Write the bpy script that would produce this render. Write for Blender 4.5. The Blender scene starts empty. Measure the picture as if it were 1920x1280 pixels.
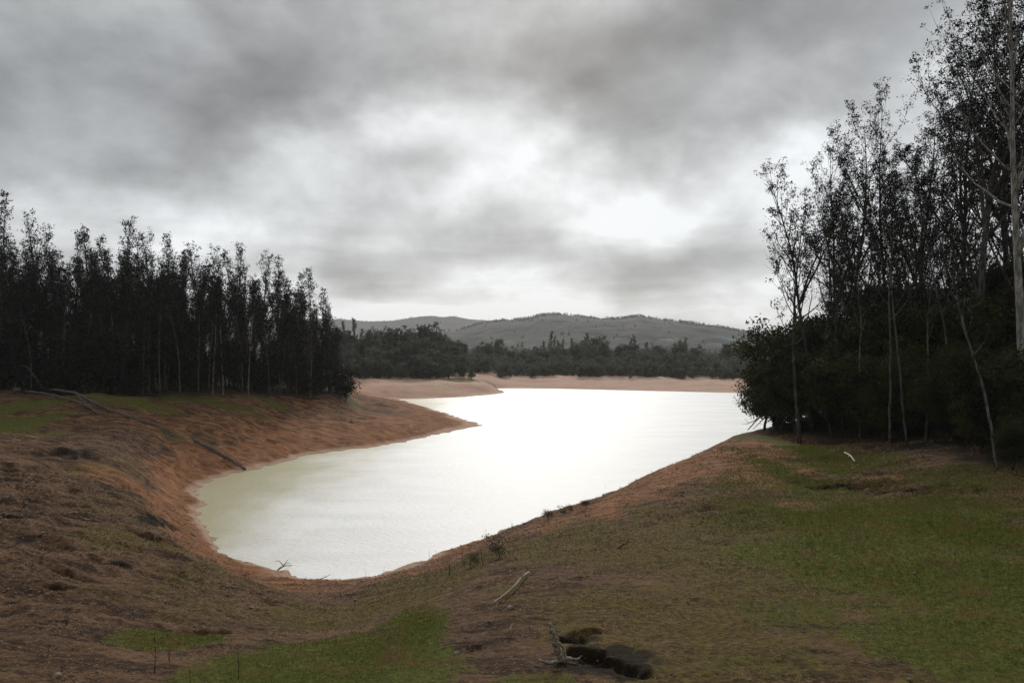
import bpy, math, random
import numpy as np
from mathutils import Vector

rng = np.random.default_rng(7)
random.seed(7)
sc = bpy.context.scene
COL = sc.collection
H = 18.0                # eye height above the water
F = 26.0 / 36.0 * 1920  # focal length in photo pixels, only used to survey positions
VH = 655.0
PI = math.pi

# ------------------------------------------------------------------ basics
def mk_mesh(name, V, faces, mat=None, smooth=False):
    V = np.asarray(V, dtype=np.float32).reshape(-1, 3)
    if isinstance(faces, np.ndarray): faces = [faces]
    faces = [np.asarray(f, dtype=np.int32) for f in faces if len(f)]
    me = bpy.data.meshes.new(name)
    me.vertices.add(len(V)); me.vertices.foreach_set('co', V.ravel())
    loops = np.concatenate([f.ravel() for f in faces])
    tot = np.concatenate([np.full(len(f), f.shape[1], dtype=np.int32) for f in faces])
    start = np.concatenate([[0], np.cumsum(tot)[:-1]]).astype(np.int32)
    me.loops.add(len(loops)); me.loops.foreach_set('vertex_index', loops)
    me.polygons.add(len(tot)); me.polygons.foreach_set('loop_start', start); me.polygons.foreach_set('loop_total', tot)
    if smooth: me.polygons.foreach_set('use_smooth', np.ones(len(tot), dtype=bool))
    me.update(calc_edges=True)
    if mat: me.materials.append(mat)
    return me

def link(name, data, parent=None):
    o = bpy.data.objects.new(name, data); COL.objects.link(o)
    if parent: o.parent = parent
    return o

def tag(o, label=None, cat=None, group=None, kind=None):
    if label: o['label'] = label
    if cat: o['category'] = cat
    if group: o['group'] = group
    if kind: o['kind'] = kind
    return o

def copy_tree(o, parent=None):
    c = o.copy(); COL.objects.link(c)
    if parent: c.parent = parent
    for ch in list(o.children): copy_tree(ch, c)
    return c

# ------------------------------------------------------------------ noise
_perm = np.random.default_rng(3).permutation(4096)
_gr = np.random.default_rng(4).uniform(0, 2 * PI, 4096)
def gnoise(x, y):
    xi = np.floor(x).astype(np.int64); yi = np.floor(y).astype(np.int64)
    xf = x - xi; yf = y - yi
    u = xf**3 * (xf * (xf * 6 - 15) + 10); v = yf**3 * (yf * (yf * 6 - 15) + 10)
    def g(ix, iy, dx, dy):
        h = _perm[(_perm[ix & 4095] + iy) & 4095]
        a = _gr[h]
        return np.cos(a) * dx + np.sin(a) * dy
    n00 = g(xi, yi, xf, yf); n10 = g(xi + 1, yi, xf - 1, yf)
    n01 = g(xi, yi + 1, xf, yf - 1); n11 = g(xi + 1, yi + 1, xf - 1, yf - 1)
    return ((n00 * (1 - u) + n10 * u) * (1 - v) + (n01 * (1 - u) + n11 * u) * v) * 1.5
def fbm(x, y, octv=4, gain=.5):
    s = 0; a = 1.0
    for k in range(octv):
        s = s + a * gnoise(x * 2.03**k + 17.3 * k, y * 2.03**k - 9.1 * k); a *= gain
    return s
def sstep(a, b, x):
    t = np.clip((x - a) / (b - a), 0, 1); return t * t * (3 - 2 * t)

# ------------------------------------------------------------------ terrain
near = [(0.01, 16.3), (8, 13.3), (18, 9.9)]
cols = {
    -900: [(30, 9.0), (60, 9.5), (100, 11), (135, 12), (200, 16), (400, 18), (900, 12)],
    0:    [(30, 8.4), (40, 8.05), (60, 7.4), (100, 7.5), (135, 10.2), (200, 15), (400, 18), (900, 12)],
    200:  [(32, 7.7), (45, 6.8), (65, 6.3), (100, 7.3), (130, 9.6), (200, 14), (400, 18), (900, 12)],
    370:  [(30, 7.3), (45, 5.2), (65, 2.8), (85, 1.2), (96, 1.2), (103, 2.2), (120, 5.5), (140, 9.3), (200, 13), (400, 16), (900, 12)],
    480:  [(25, 8.2), (37, 5.3), (48, 2.95), (58, 1), (108, 1), (120, 2.4), (133, 5.0), (150, 8.7), (200, 12), (400, 15), (900, 12)],
    620:  [(26, 7.8), (38, 4.7), (48, 2.3), (56, 1), (126, .8), (143, 3.0), (160, 5.8), (170, 8.2), (200, 10), (300, 8), (400, 11), (900, 12)],
    680:  [(26, 7.8), (38, 4.8), (50, 2.2), (57, 1), (132, .8), (150, 2.5), (180, 4.4), (220, 4.0), (270, 2.5), (290, 3.4), (312, 5.3), (400, 8), (900, 12)],
    740:  [(27, 7.9), (40, 4.8), (52, 2.3), (58, 1.1), (140, .8), (158, 2.6), (200, 3.5), (240, 1.5), (262, .6), (272, 1), (300, 4), (325, 4.6), (400, 7), (900, 12)],
    820:  [(27, 8.2), (40, 5.3), (55, 2.5), (63, 1.2), (155, .8), (175, 1.6), (200, 1), (230, .6), (285, 1), (310, 4), (335, 4.6), (400, 7), (900, 12)],
    905:  [(28, 8.4), (42, 6.0), (58, 3.3), (68, 1.5), (170, .5), (176, .5), (260, .6), (295, .8), (312, 3.4), (340, 4.5), (400, 6), (900, 12)],
    960:  [(28, 8.6), (42, 6.5), (57, 4.5), (75, 2), (300, .8), (345, .8), (400, 3.3), (450, 5), (900, 12)],
    1100: [(28, 8.8), (42, 7.5), (55, 6.2), (66, 4.9), (90, 1.5), (300, .8), (330, .8), (390, 3.3), (450, 5), (900, 12)],
    1250: [(28, 8.9), (45, 8), (62, 7.2), (76, 5.8), (105, 1.5), (300, .8), (322, .8), (385, 3.3), (450, 5), (900, 12)],
    1400: [(28, 9.0), (45, 8.4), (62, 8.4), (85, 8.5), (110, 5), (140, 1), (290, .8), (304, .8), (370, 3.5), (450, 5), (900, 12)],
    1500: [(28, 9.0), (45, 8.45), (58, 8.6), (76, 8.7), (100, 8.2), (140, 4), (170, 1), (290, .8), (305, .8), (370, 3.5), (900, 12)],
    1700: [(27, 9.3), (42, 9.07), (54, 9.2), (62, 9.3), (100, 11), (150, 10), (220, 3), (250, 1), (300, 1), (400, 4), (900, 12)],
    1920: [(26, 9.66), (40, 9.5), (52, 9.94), (100, 12), (200, 14), (400, 14), (900, 12)],
    2800: [(26, 9.9), (40, 10), (52, 10.5), (100, 13), (200, 15), (400, 15), (900, 12)],
}
def pchip(xs, ys, x):
    xs = np.asarray(xs, float); ys = np.asarray(ys, float)
    h = np.diff(xs); d = np.diff(ys) / h
    m = np.zeros(len(xs)); m[0] = d[0]; m[-1] = d[-1]
    for i in range(1, len(xs) - 1):
        if d[i - 1] * d[i] > 0:
            w1 = 2 * h[i] + h[i - 1]; w2 = h[i] + 2 * h[i - 1]
            m[i] = (w1 + w2) / (w1 / d[i - 1] + w2 / d[i])
    x = np.clip(x, xs[0], xs[-1])
    k = np.clip(np.searchsorted(xs, x) - 1, 0, len(xs) - 2)
    t = (x - xs[k]) / h[k]
    return ((2 * t**3 - 3 * t**2 + 1) * ys[k] + (t**3 - 2 * t**2 + t) * h[k] * m[k]
            + (-2 * t**3 + 3 * t**2) * ys[k + 1] + (t**3 - t**2) * h[k] * m[k + 1])
LR0, LR1, NR = math.log(2.0), math.log(1500.0), 700
rtab = np.exp(np.linspace(LR0, LR1, NR))
us = sorted(cols); ths = np.array([math.atan((u - 960) / F) for u in us])
prof = []
for u in us:
    k = math.sqrt(1 + ((u - 960) / F)**2)
    p = near + cols[u]
    prof.append(pchip([a * k for a, b in p], [b for a, b in p], rtab))
prof = np.array(prof)
TH0, TH1, NT = ths[0], ths[-1], 700
thtab = np.linspace(TH0, TH1, NT)
table = np.array([pchip(ths, prof[:, j], thtab) for j in range(NR)]).T   # NT x NR
def base(x, y):
    th = np.arctan2(x, y); r = np.hypot(x, y)
    a = np.clip((th - TH0) / (TH1 - TH0) * (NT - 1), 0, NT - 1.001)
    b = np.clip((np.log(np.maximum(r, 1e-3)) - LR0) / (LR1 - LR0) * (NR - 1), 0, NR - 1.001)
    i = a.astype(int); j = b.astype(int); fa = a - i; fb = b - j
    return (table[i, j] * (1 - fa) + table[i + 1, j] * fa) * (1 - fb) + (table[i, j + 1] * (1 - fa) + table[i + 1, j + 1] * fa) * fb

def wl(u, v):           # a point of the waterline seen at photo pixel u, v
    y = H * F / (v - VH); return ((u - 960) / F * y, y)
def at(u, y): return ((u - 960) / F * y, y)
shore = [wl(*p) for p in [(850, 1028), (800, 1047), (740, 1068), (690, 1079), (655, 1084), (620, 1085), (590, 1083), (545, 1079), (540, 1070), (480, 1057), (430, 1046), (410, 1030),
    (403, 1008), (385, 990), (374, 972), (372, 955), (388, 946), (386, 938), (366, 930), (367, 919), (384, 905), (415, 892), (460, 882), (500, 874), (540, 865), (562, 855), (620, 847), (700, 838),
    (780, 823), (850, 808), (905, 797), (885, 790), (820, 770), (780, 758), (745, 748), (800, 747), (870, 744), (920, 740), (950, 735.5), (938, 731.5), (915, 728), (960, 728), (1060, 729), (1150, 731), (1280, 734), (1400, 737)]]
shore += [at(1480, 302), at(1560, 290), at(1600, 258), at(1580, 210), at(1500, 166), at(1400, 138), at(1250, 108), at(1100, 88), at(960, 74)]
shore = np.array(shore)
def shore_dist(x, y):   # signed: positive on land
    x = np.asarray(x, float); y = np.asarray(y, float)
    out = np.full(x.shape, 1e9); inside = np.zeros(x.shape, bool)
    n = len(shore)
    for i in range(n):
        ax, ay = shore[i]; bx, by = shore[(i + 1) % n]
        dx, dy = bx - ax, by - ay
        t = np.clip(((x - ax) * dx + (y - ay) * dy) / (dx * dx + dy * dy), 0, 1)
        out = np.minimum(out, (x - ax - t * dx)**2 + (y - ay - t * dy)**2)
        c = ((ay > y) != (by > y))
        with np.errstate(divide='ignore', invalid='ignore'):
            inside ^= c & (x < (bx - ax) * (y - ay) / (by - ay if by != ay else 1e-9) + ax)
    d = np.sqrt(out)
    return np.where(inside, -d, d)
dents = []              # (x, y, radius_x, radius_y, angle, depth)
def hfun(x, y, detail=True):
    x = np.asarray(x, float); y = np.asarray(y, float)
    b = base(x, y); d = shore_dist(x, y)
    d = d + .5 * fbm(x * .4, y * .4, 4) * np.clip(np.abs(y) / 60, .5, 2)
    r = np.hypot(x, y)
    s = 1 - np.exp(-np.maximum(d, 0) / 4.0)
    if detail:
        amp = np.clip(r / 60, .25, 1.6)
        left = sstep(5, -25, x) * sstep(160, 110, y) * sstep(20, 34, r)
        n = .5 * fbm(x * .06, y * .06, 3) * amp + .10 * fbm(x * .45, y * .45, 4) * np.clip(r / 50, .5, 1.3) + .03 * fbm(x * 2.1, y * 2.1, 3, .6)
        rid = 1 - np.abs(fbm(x * .10 + .35 * y * .1, y * .17, 4))
        n = n + left * (.6 * (rid - .75) + .24 * fbm(x * .28, y * .5, 5, .55)) + (.05 * fbm(x * 1.1, y * 1.1, 3)) * sstep(90, 30, r)
        n = n * sstep(900, 300, r)
        for (dx, dy, rx, ry, an, dep) in dents:
            X = (x - dx) * math.cos(an) + (y - dy) * math.sin(an); Y = -(x - dx) * math.sin(an) + (y - dy) * math.cos(an)
            q = (X / rx)**2 + (Y / ry)**2 + .5 * fbm(x * .9 + dx, y * .9, 3)
            n = n - dep * (.6 if dx < 0 else 1) * sstep(1.4, .2, q)
    else:
        n = 0
    land = (b + n) * s
    land = np.maximum(land, .02 + .1 * s)
    water = -np.minimum(3.0, .22 * np.maximum(-d, 0) + .03)
    return np.where(d > 0, land, water)
def ground(u, v, y0=12, y1=700):
    """the ground point that a surveyor at the camera sights at photo pixel u, v"""
    ys = np.exp(np.linspace(math.log(y0), math.log(y1), 260)); xs = (u - 960) / F * ys
    df = hfun(xs, ys, False) - (H - ys * (v - VH) / F)
    hit = np.nonzero(df >= 0)[0]
    k = hit[0] if len(hit) else len(ys) - 1
    if k == 0: return float(xs[0]), float(ys[0])
    f = 1.0 if df[k] < 0 else -df[k - 1] / (df[k] - df[k - 1])
    y = ys[k - 1] + (ys[k] - ys[k - 1]) * f
    return float((u - 960) / F * y), float(y)
def gz(x, y): return float(hfun(np.array([x]), np.array([y]))[0])

# hollows and erosion pockets
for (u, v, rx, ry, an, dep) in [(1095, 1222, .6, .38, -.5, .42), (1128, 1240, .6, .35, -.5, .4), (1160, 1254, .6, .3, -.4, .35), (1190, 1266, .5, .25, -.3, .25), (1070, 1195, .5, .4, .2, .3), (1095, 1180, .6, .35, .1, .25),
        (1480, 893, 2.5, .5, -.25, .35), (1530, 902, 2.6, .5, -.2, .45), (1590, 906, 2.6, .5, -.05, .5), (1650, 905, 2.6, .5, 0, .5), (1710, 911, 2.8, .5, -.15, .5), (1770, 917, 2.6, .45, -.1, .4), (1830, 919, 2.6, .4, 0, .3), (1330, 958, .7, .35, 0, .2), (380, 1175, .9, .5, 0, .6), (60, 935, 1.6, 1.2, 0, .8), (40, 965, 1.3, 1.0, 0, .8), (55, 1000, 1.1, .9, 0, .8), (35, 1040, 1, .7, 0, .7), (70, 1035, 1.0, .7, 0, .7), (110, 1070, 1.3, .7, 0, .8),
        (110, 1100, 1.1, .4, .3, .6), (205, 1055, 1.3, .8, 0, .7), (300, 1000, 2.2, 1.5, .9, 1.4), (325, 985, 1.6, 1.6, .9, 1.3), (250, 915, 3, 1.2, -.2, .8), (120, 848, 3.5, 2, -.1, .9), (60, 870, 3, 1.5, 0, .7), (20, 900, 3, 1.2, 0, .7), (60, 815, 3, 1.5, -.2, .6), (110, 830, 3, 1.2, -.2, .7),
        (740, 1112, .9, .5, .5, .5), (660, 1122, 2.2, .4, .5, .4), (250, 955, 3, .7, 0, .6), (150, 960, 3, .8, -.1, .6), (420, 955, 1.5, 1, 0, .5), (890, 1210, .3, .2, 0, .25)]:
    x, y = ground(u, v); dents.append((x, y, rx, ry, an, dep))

th_f = np.radians(np.arange(-39, 39.001, .115))
th = np.concatenate([np.radians(np.arange(-180, -39, 2.0)), th_f, np.radians(np.arange(41, 180.1, 2.0))])
rr = np.concatenate([[.0, 2, 4, 6, 8, 10, 12, 14], np.exp(np.arange(math.log(15), math.log(470), .0068)), np.exp(np.linspace(math.log(475), math.log(9000), 40))])
TH, RR = np.meshgrid(th, rr, indexing='ij')
GX, GY = RR * np.sin(TH), RR * np.cos(TH)
GZ = hfun(GX.ravel(), GY.ravel()).reshape(GX.shape)
nt, nr = GX.shape
idx = np.arange(nt * nr).reshape(nt, nr)
quads = np.stack([idx[:-1, :-1], idx[:-1, 1:], idx[1:, 1:], idx[1:, :-1]], -1).reshape(-1, 4)[:, ::-1]

# ------------------------------------------------------------------ material helpers
def mat(name):
    m = bpy.data.materials.new(name); m.use_nodes = True
    nt_ = m.node_tree; nt_.nodes.clear()
    return m, Nodes(nt_)
class Nodes:
    def __init__(s, t): s.t = t
    def n(s, typ, **kw):
        nd = s.t.nodes.new(typ)
        for k, v in kw.items(): setattr(nd, k, v)
        return nd
    def l(s, a, b): s.t.links.new(a, b)
    def put(s, sock, v):
        if isinstance(v, bpy.types.NodeSocket): s.l(v, sock)
        elif v is not None: sock.default_value = v
    def math(s, op, a, b=None, c=None, clamp=False):
        nd = s.n('ShaderNodeMath', operation=op, use_clamp=clamp)
        s.put(nd.inputs[0], a); s.put(nd.inputs[1], b)
        if c is not None: s.put(nd.inputs[2], c)
        return nd.outputs[0]
    def noise(s, vec, scale, detail=4, rough=.55, dist=0, col=False):
        nd = s.n('ShaderNodeTexNoise'); s.put(nd.inputs['Vector'], vec)
        nd.inputs['Scale'].default_value = scale; nd.inputs['Detail'].default_value = detail
        nd.inputs['Roughness'].default_value = rough; nd.inputs['Distortion'].default_value = dist
        return nd.outputs['Color' if col else 'Fac']
    def ramp(s, fac, a, b):
        nd = s.n('ShaderNodeMapRange', interpolation_type='SMOOTHSTEP')
        s.put(nd.inputs[0], fac); nd.inputs[1].default_value = a; nd.inputs[2].default_value = b
        return nd.outputs[0]
    def mix(s, fac, a, b):
        nd = s.n('ShaderNodeMix', data_type='RGBA')
        s.put(nd.inputs['Factor'], fac)
        for nm, v in (('A', a), ('B', b)):
            sock = [i for i in nd.inputs if i.name == nm and i.type == 'RGBA'][0]
            s.put(sock, (*v, 1) if isinstance(v, tuple) and len(v) == 3 else v)
        return [o for o in nd.outputs if o.type == 'RGBA'][0]
    def mapping(s, vec, scale):
        nd = s.n('ShaderNodeVectorMath', operation='MULTIPLY'); s.put(nd.inputs[0], vec); nd.inputs[1].default_value = scale
        return nd.outputs[0]
    def bsdf(s, col, rough=.9, spec=.2, normal=None):
        b = s.n('ShaderNodeBsdfPrincipled'); s.put(b.inputs['Base Color'], (*col, 1) if isinstance(col, tuple) else col)
        s.put(b.inputs['Roughness'], rough); b.inputs['Specular IOR Level'].default_value = spec
        if normal is not None: s.l(normal, b.inputs['Normal'])
        o = s.n('ShaderNodeOutputMaterial'); s.l(b.outputs[0], o.inputs['Surface'])
        return b
    def bump(s, h, strength, dist, normal=None):
        nd = s.n('ShaderNodeBump'); nd.inputs['Strength'].default_value = strength; nd.inputs['Distance'].default_value = dist
        s.l(h, nd.inputs['Height'])
        if normal is not None: s.l(normal, nd.inputs['Normal'])
        return nd.outputs[0]

def scalemul(T, col, f):
    nd = T.n('ShaderNodeVectorMath', operation='SCALE'); T.put(nd.inputs[0], col); T.put(nd.inputs['Scale'], f)
    return nd.outputs[0]

# ---- ground zones (what grows or lies where, plus shade painted into the stump hollow)
X, Y, Z = GX.ravel(), GY.ravel(), GZ.ravel()
D = shore_dist(X, Y); R = np.hypot(X, Y)
def patch(out, u, v, ru, rv, val, ang=0):
    x, y = ground(u, v)
    x2, y2 = ground(u, v + rv); x3, y3 = ground(u, v - rv)
    ry = max(min(abs(y3 - y2) / 2, 1.9 * rv * y * y / (F * max(H - gz(x, y), 2))), .5); rx = ru / F * y
    q = ((X - x) / rx)**2 + ((Y - y) / ry)**2
    q = q + .6 * fbm(X / rx * .9, Y / ry * .9, 3)
    m = sstep(1.9, .0, q) * val
    np.maximum(out, m, out=out)
grass = np.zeros_like(X); olive = np.zeros_like(X); dark = np.zeros_like(X)
for p in [(640, 1240, 230, 75, 1.35), (460, 1240, 110, 45, 1.2), (770, 1175, 80, 40, 1.3), (320, 1190, 90, 24, 1.1), (1450, 900, 130, 40, .75), (1400, 970, 130, 40, .6), (1560, 960, 220, 50, .8), (1850, 1000, 170, 60, .95), (1360, 1060, 150, 50, .45), (300, 1185, 75, 20, .8), (760, 1165, 70, 30, .9), (790, 1270, 80, 30, .95), (1010, 1275, 90, 18, .8), (560, 1275, 300, 20, .9),
          (1480, 860, 120, 30, .9), (1430, 830, 60, 30, .8), (1560, 860, 120, 30, .7), (1650, 960, 300, 45, .85), (1780, 1080, 260, 90, .95), (1820, 1200, 220, 110, 1.), (1600, 1030, 220, 50, .8), (1560, 1150, 200, 50, .62), (1500, 1250, 200, 40, .5),
          (40, 765, 70, 14, .9), (20, 800, 60, 22, 1.), (70, 785, 60, 14, .8), (60, 815, 40, 12, .8), (220, 752, 130, 9, .8), (400, 750, 120, 9, .7), (500, 752, 60, 8, .8), (640, 738, 40, 6, .9), (440, 780, 30, 7, .5), (320, 815, 25, 12, .5),
          (870, 712, 40, 3, .7), (700, 711, 60, 3, .4), (1390, 706, 60, 2.5, .5), (1800, 900, 180, 30, .6)]:
    patch(grass, *p)
for p in [(1250, 1010, 200, 60, .8), (1150, 1150, 150, 70, .85), (1350, 1150, 220, 90, .9), (1300, 1250, 250, 60, .8), (1080, 1010, 140, 45, .85), (1200, 950, 120, 30, .7), (1400, 1050, 250, 90, .8), (1750, 1150, 250, 150, .7), (850, 1070, 150, 40, .9), (800, 1110, 120, 40, .9), (650, 1150, 200, 40, .8), (450, 1150, 180, 40, .6), (400, 1080, 100, 30, .6),
          (300, 1010, 80, 30, .7), (260, 960, 80, 25, .5), (300, 1110, 120, 40, .5), (1000, 1120, 100, 50, .5), (1350, 900, 120, 40, .6), (170, 870, 80, 25, .5), (280, 890, 60, 20, .5), (960, 1100, 60, 20, .6), (1500, 1000, 300, 100, .5), (40, 1250, 50, 40, .5), (1700, 1270, 300, 40, .6)]:
    patch(olive, *p)
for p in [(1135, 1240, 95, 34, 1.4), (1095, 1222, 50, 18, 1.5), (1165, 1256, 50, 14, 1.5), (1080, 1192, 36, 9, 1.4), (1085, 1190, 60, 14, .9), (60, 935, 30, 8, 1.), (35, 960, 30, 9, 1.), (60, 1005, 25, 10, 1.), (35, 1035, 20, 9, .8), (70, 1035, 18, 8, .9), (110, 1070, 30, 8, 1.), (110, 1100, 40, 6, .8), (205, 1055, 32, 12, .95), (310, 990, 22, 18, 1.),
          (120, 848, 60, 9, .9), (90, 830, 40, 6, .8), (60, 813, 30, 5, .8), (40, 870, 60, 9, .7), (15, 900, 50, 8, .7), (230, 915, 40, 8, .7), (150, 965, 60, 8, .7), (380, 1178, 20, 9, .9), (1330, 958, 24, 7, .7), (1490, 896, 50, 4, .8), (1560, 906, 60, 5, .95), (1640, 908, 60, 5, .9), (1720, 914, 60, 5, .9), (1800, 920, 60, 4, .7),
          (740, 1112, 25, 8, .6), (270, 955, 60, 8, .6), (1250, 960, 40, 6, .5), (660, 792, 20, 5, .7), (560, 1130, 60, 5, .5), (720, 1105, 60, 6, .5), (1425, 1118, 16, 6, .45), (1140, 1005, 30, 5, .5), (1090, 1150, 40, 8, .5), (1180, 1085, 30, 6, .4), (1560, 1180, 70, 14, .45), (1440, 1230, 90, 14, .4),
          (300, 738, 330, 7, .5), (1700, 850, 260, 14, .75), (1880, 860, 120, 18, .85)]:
    patch(dark, *p)  # dark soil pockets; in the hollow beside the stump, shade painted as near-black ground
farbank = sstep(100, 135, Y)
orange = np.maximum(sstep(5.2, 1.2, Z) * sstep(22, 4, D), farbank * np.where(Y > 230, sstep(80, 60, D), sstep(40, 20, D)) * sstep(10.0, 7.5, Z) * np.where(Y > 230, 1, .35 + .6 * sstep(22, 4, D)))
orange = np.maximum(orange, sstep(9.0, 8.0, Z) * sstep(95, 112, Y) * sstep(-5, -15, X) * .38)
for p in [(230, 895, 90, 14, .8), (160, 880, 60, 10, .6), (330, 925, 40, 14, .7), (280, 930, 60, 8, .7), (180, 985, 40, 6, .5), (560, 800, 120, 14, .6), (450, 770, 120, 10, .4)]: patch(orange, *p)
right_or = np.zeros_like(X)
for p in [(1310, 868, 90, 22, 1.), (1200, 915, 80, 20, 1.), (1100, 952, 70, 20, 1.), (1020, 985, 60, 18, .9), (1380, 832, 40, 18, 1.), (930, 1015, 50, 18, .8), (1250, 890, 80, 16, 1.), (850, 1050, 60, 14, .9), (1640, 893, 40, 8, .7), (1500, 945, 60, 9, .6)]: patch(right_or, p[0], p[1], p[2], p[3] * 1.3, p[4])
right_or = np.maximum(right_or, sstep(14, 7, D) * sstep(1, 6, X) * sstep(150, 100, Y))
orange = np.maximum(orange, right_or * .95)
olive *= 1 - right_or * .75; grass *= 1 - right_or * .6
shoreband = sstep(6.5, 2.5, D) * (Y < 120); olive *= 1 - .85 * shoreband; grass *= 1 - .9 * shoreband
orange = np.maximum(orange, shoreband * .9)
pale = sstep(230, 310, Y)                      # bleached far beach
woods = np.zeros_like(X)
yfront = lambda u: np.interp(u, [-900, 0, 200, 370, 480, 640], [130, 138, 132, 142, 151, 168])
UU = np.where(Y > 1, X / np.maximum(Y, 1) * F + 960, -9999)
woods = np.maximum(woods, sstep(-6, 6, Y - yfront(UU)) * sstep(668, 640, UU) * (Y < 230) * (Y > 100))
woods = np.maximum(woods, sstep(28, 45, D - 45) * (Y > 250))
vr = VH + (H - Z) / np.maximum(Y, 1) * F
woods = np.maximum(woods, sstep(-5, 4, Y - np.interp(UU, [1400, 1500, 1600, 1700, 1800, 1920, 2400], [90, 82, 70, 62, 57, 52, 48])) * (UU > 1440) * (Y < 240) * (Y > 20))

# ---- ground material
M = {}
m, T = mat('ground_soil')
pos = T.n('ShaderNodeNewGeometry').outputs['Position']
za = T.n('ShaderNodeVertexColor', layer_name='zones'); zb = T.n('ShaderNodeVertexColor', layer_name='zones_b')
sa = T.n('ShaderNodeSeparateColor'); T.l(za.outputs[0], sa.inputs[0]); sb = T.n('ShaderNodeSeparateColor'); T.l(zb.outputs[0], sb.inputs[0])
g_, o_, d_ = sa.outputs; or_, pa_, wd_ = sb.outputs
n_big = T.noise(pos, .12, 6, .62, .4); n_mid = T.noise(pos, .7, 6, .65, .3); n_fin = T.noise(pos, 4.5, 6, .7); n_tiny = T.noise(pos, 16, 4, .7)
streak = T.noise(T.mapping(pos, (.22, .9, 1.2)), 1.0, 6, .68, .6)
soil = T.mix(T.ramp(streak, .38, .63), (.042, .021, .012), (.180, .102, .056))
soil = T.mix(T.math('MULTIPLY', T.ramp(n_fin, .5, .68), .7), soil, (.27, .165, .10))
soil = T.mix(T.math('MULTIPLY', T.ramp(n_fin, .46, .34), .75), soil, (.026, .016, .010))
soil = T.mix(T.math('MULTIPLY', T.ramp(n_tiny, .60, .72), .6), soil, (.32, .25, .18))
rust = T.mix(T.ramp(streak, .3, .68), (.130, .052, .022), (.36, .170, .080))
rust = T.mix(T.math('MULTIPLY', T.ramp(n_mid, .52, .72), .55), rust, (.46, .27, .17))
rust = T.mix(T.math('MULTIPLY', T.ramp(n_fin, .56, .74), .5), rust, (.10, .045, .022))
rust = T.mix(T.math('MULTIPLY', pa_, .75), rust, T.mix(T.ramp(n_big, .42, .62), (.56, .42, .32), (.58, .36, .28)))
f_or = T.ramp(T.math('ADD', or_, T.math('ADD', T.math('MULTIPLY', T.math('SUBTRACT', n_big, .5), 1.2), T.math('MULTIPLY', T.math('SUBTRACT', streak, .5), 1.4))), .15, .85)
c = T.mix(f_or, soil, rust)
moss = T.mix(T.ramp(n_fin, .35, .65), (.070, .050, .012), (.175, .130, .034))
f_ol = T.ramp(T.math('ADD', o_, T.math('ADD', T.math('MULTIPLY', T.math('SUBTRACT', n_mid, .5), 1.6), T.math('MULTIPLY', T.math('SUBTRACT', n_fin, .5), 1.2))), .3, .85)
c = T.mix(T.math('MULTIPLY', f_ol, .88), c, moss)
turf = T.mix(T.ramp(n_fin, .3, .68), (.050, .058, .009), (.140, .148, .027))
turf = T.mix(T.math('MULTIPLY', T.ramp(n_mid, .48, .66), .75), turf, (.14, .085, .030))
edge = T.math('ADD', T.math('MULTIPLY', T.math('SUBTRACT', n_big, .5), 1.6), T.math('MULTIPLY', T.math('SUBTRACT', n_mid, .5), 1.4)); edge = T.math('ADD', edge, T.math('MULTIPLY', T.math('SUBTRACT', n_fin, .5), 1.4))
f_gr = T.ramp(T.math('ADD', g_, edge), .3, .8)
c = T.mix(f_gr, c, turf)
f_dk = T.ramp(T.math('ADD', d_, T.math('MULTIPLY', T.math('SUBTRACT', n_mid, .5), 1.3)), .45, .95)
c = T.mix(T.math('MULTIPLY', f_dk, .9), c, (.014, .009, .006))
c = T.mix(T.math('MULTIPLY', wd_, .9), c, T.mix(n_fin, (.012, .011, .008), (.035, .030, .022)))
sep = T.n('ShaderNodeSeparateXYZ'); T.l(pos, sep.inputs[0])
rim = T.math('MULTIPLY', T.ramp(sep.outputs[2], .55, .15), T.ramp(sep.outputs[2], .0, .03))
c = T.mix(T.math('MULTIPLY', rim, .75), c, (.56, .38, .28))
c = T.mix(T.ramp(sep.outputs[2], .0, -.3), c, (.16, .13, .07))
hh = T.math('ADD', T.math('MULTIPLY', n_mid, .5), T.math('ADD', T.math('MULTIPLY', n_fin, .25), T.math('MULTIPLY', n_tiny, .1)))
T.bsdf(c, .95, .1, T.bump(hh, 1.0, 1.0))
M['ground'] = m
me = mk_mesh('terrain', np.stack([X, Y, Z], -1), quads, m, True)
def vattr(me, name, a, b, c_):
    at_ = me.color_attributes.new(name, 'FLOAT_COLOR', 'POINT')
    at_.data.foreach_set('color', np.stack([a, b, c_, np.ones_like(a)], -1).astype(np.float32).ravel())
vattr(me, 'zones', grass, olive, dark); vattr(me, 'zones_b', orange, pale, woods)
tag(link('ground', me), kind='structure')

# ------------------------------------------------------------------ water
m, T = mat('lake_water')
pos = T.n('ShaderNodeNewGeometry').outputs['Position']
w1 = T.noise(T.mapping(pos, (.9, 1.4, 1)), 1.6, 5, .6, .3); w2 = T.noise(T.mapping(pos, (.06, .16, 1)), 1.0, 4, .55)
sp_ = T.n('ShaderNodeSeparateXYZ'); T.l(pos, sp_.inputs[0])
silt = T.ramp(T.math('ADD', sp_.outputs[0], T.math('MULTIPLY', T.math('SUBTRACT', T.noise(T.mapping(pos, (.05, .03, 1)), 1, 4, .6), .5), 30)), -15, -34)
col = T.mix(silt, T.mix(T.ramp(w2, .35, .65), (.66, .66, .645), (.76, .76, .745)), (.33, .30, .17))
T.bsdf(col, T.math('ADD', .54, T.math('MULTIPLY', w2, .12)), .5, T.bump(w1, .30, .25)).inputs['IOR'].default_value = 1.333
M['water'] = m
ws = np.linspace(0, 1, 61)
wx, wy = np.meshgrid(-160 + 420 * ws, 45 + 320 * ws, indexing='ij')
wi = np.arange(61 * 61).reshape(61, 61)
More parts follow.
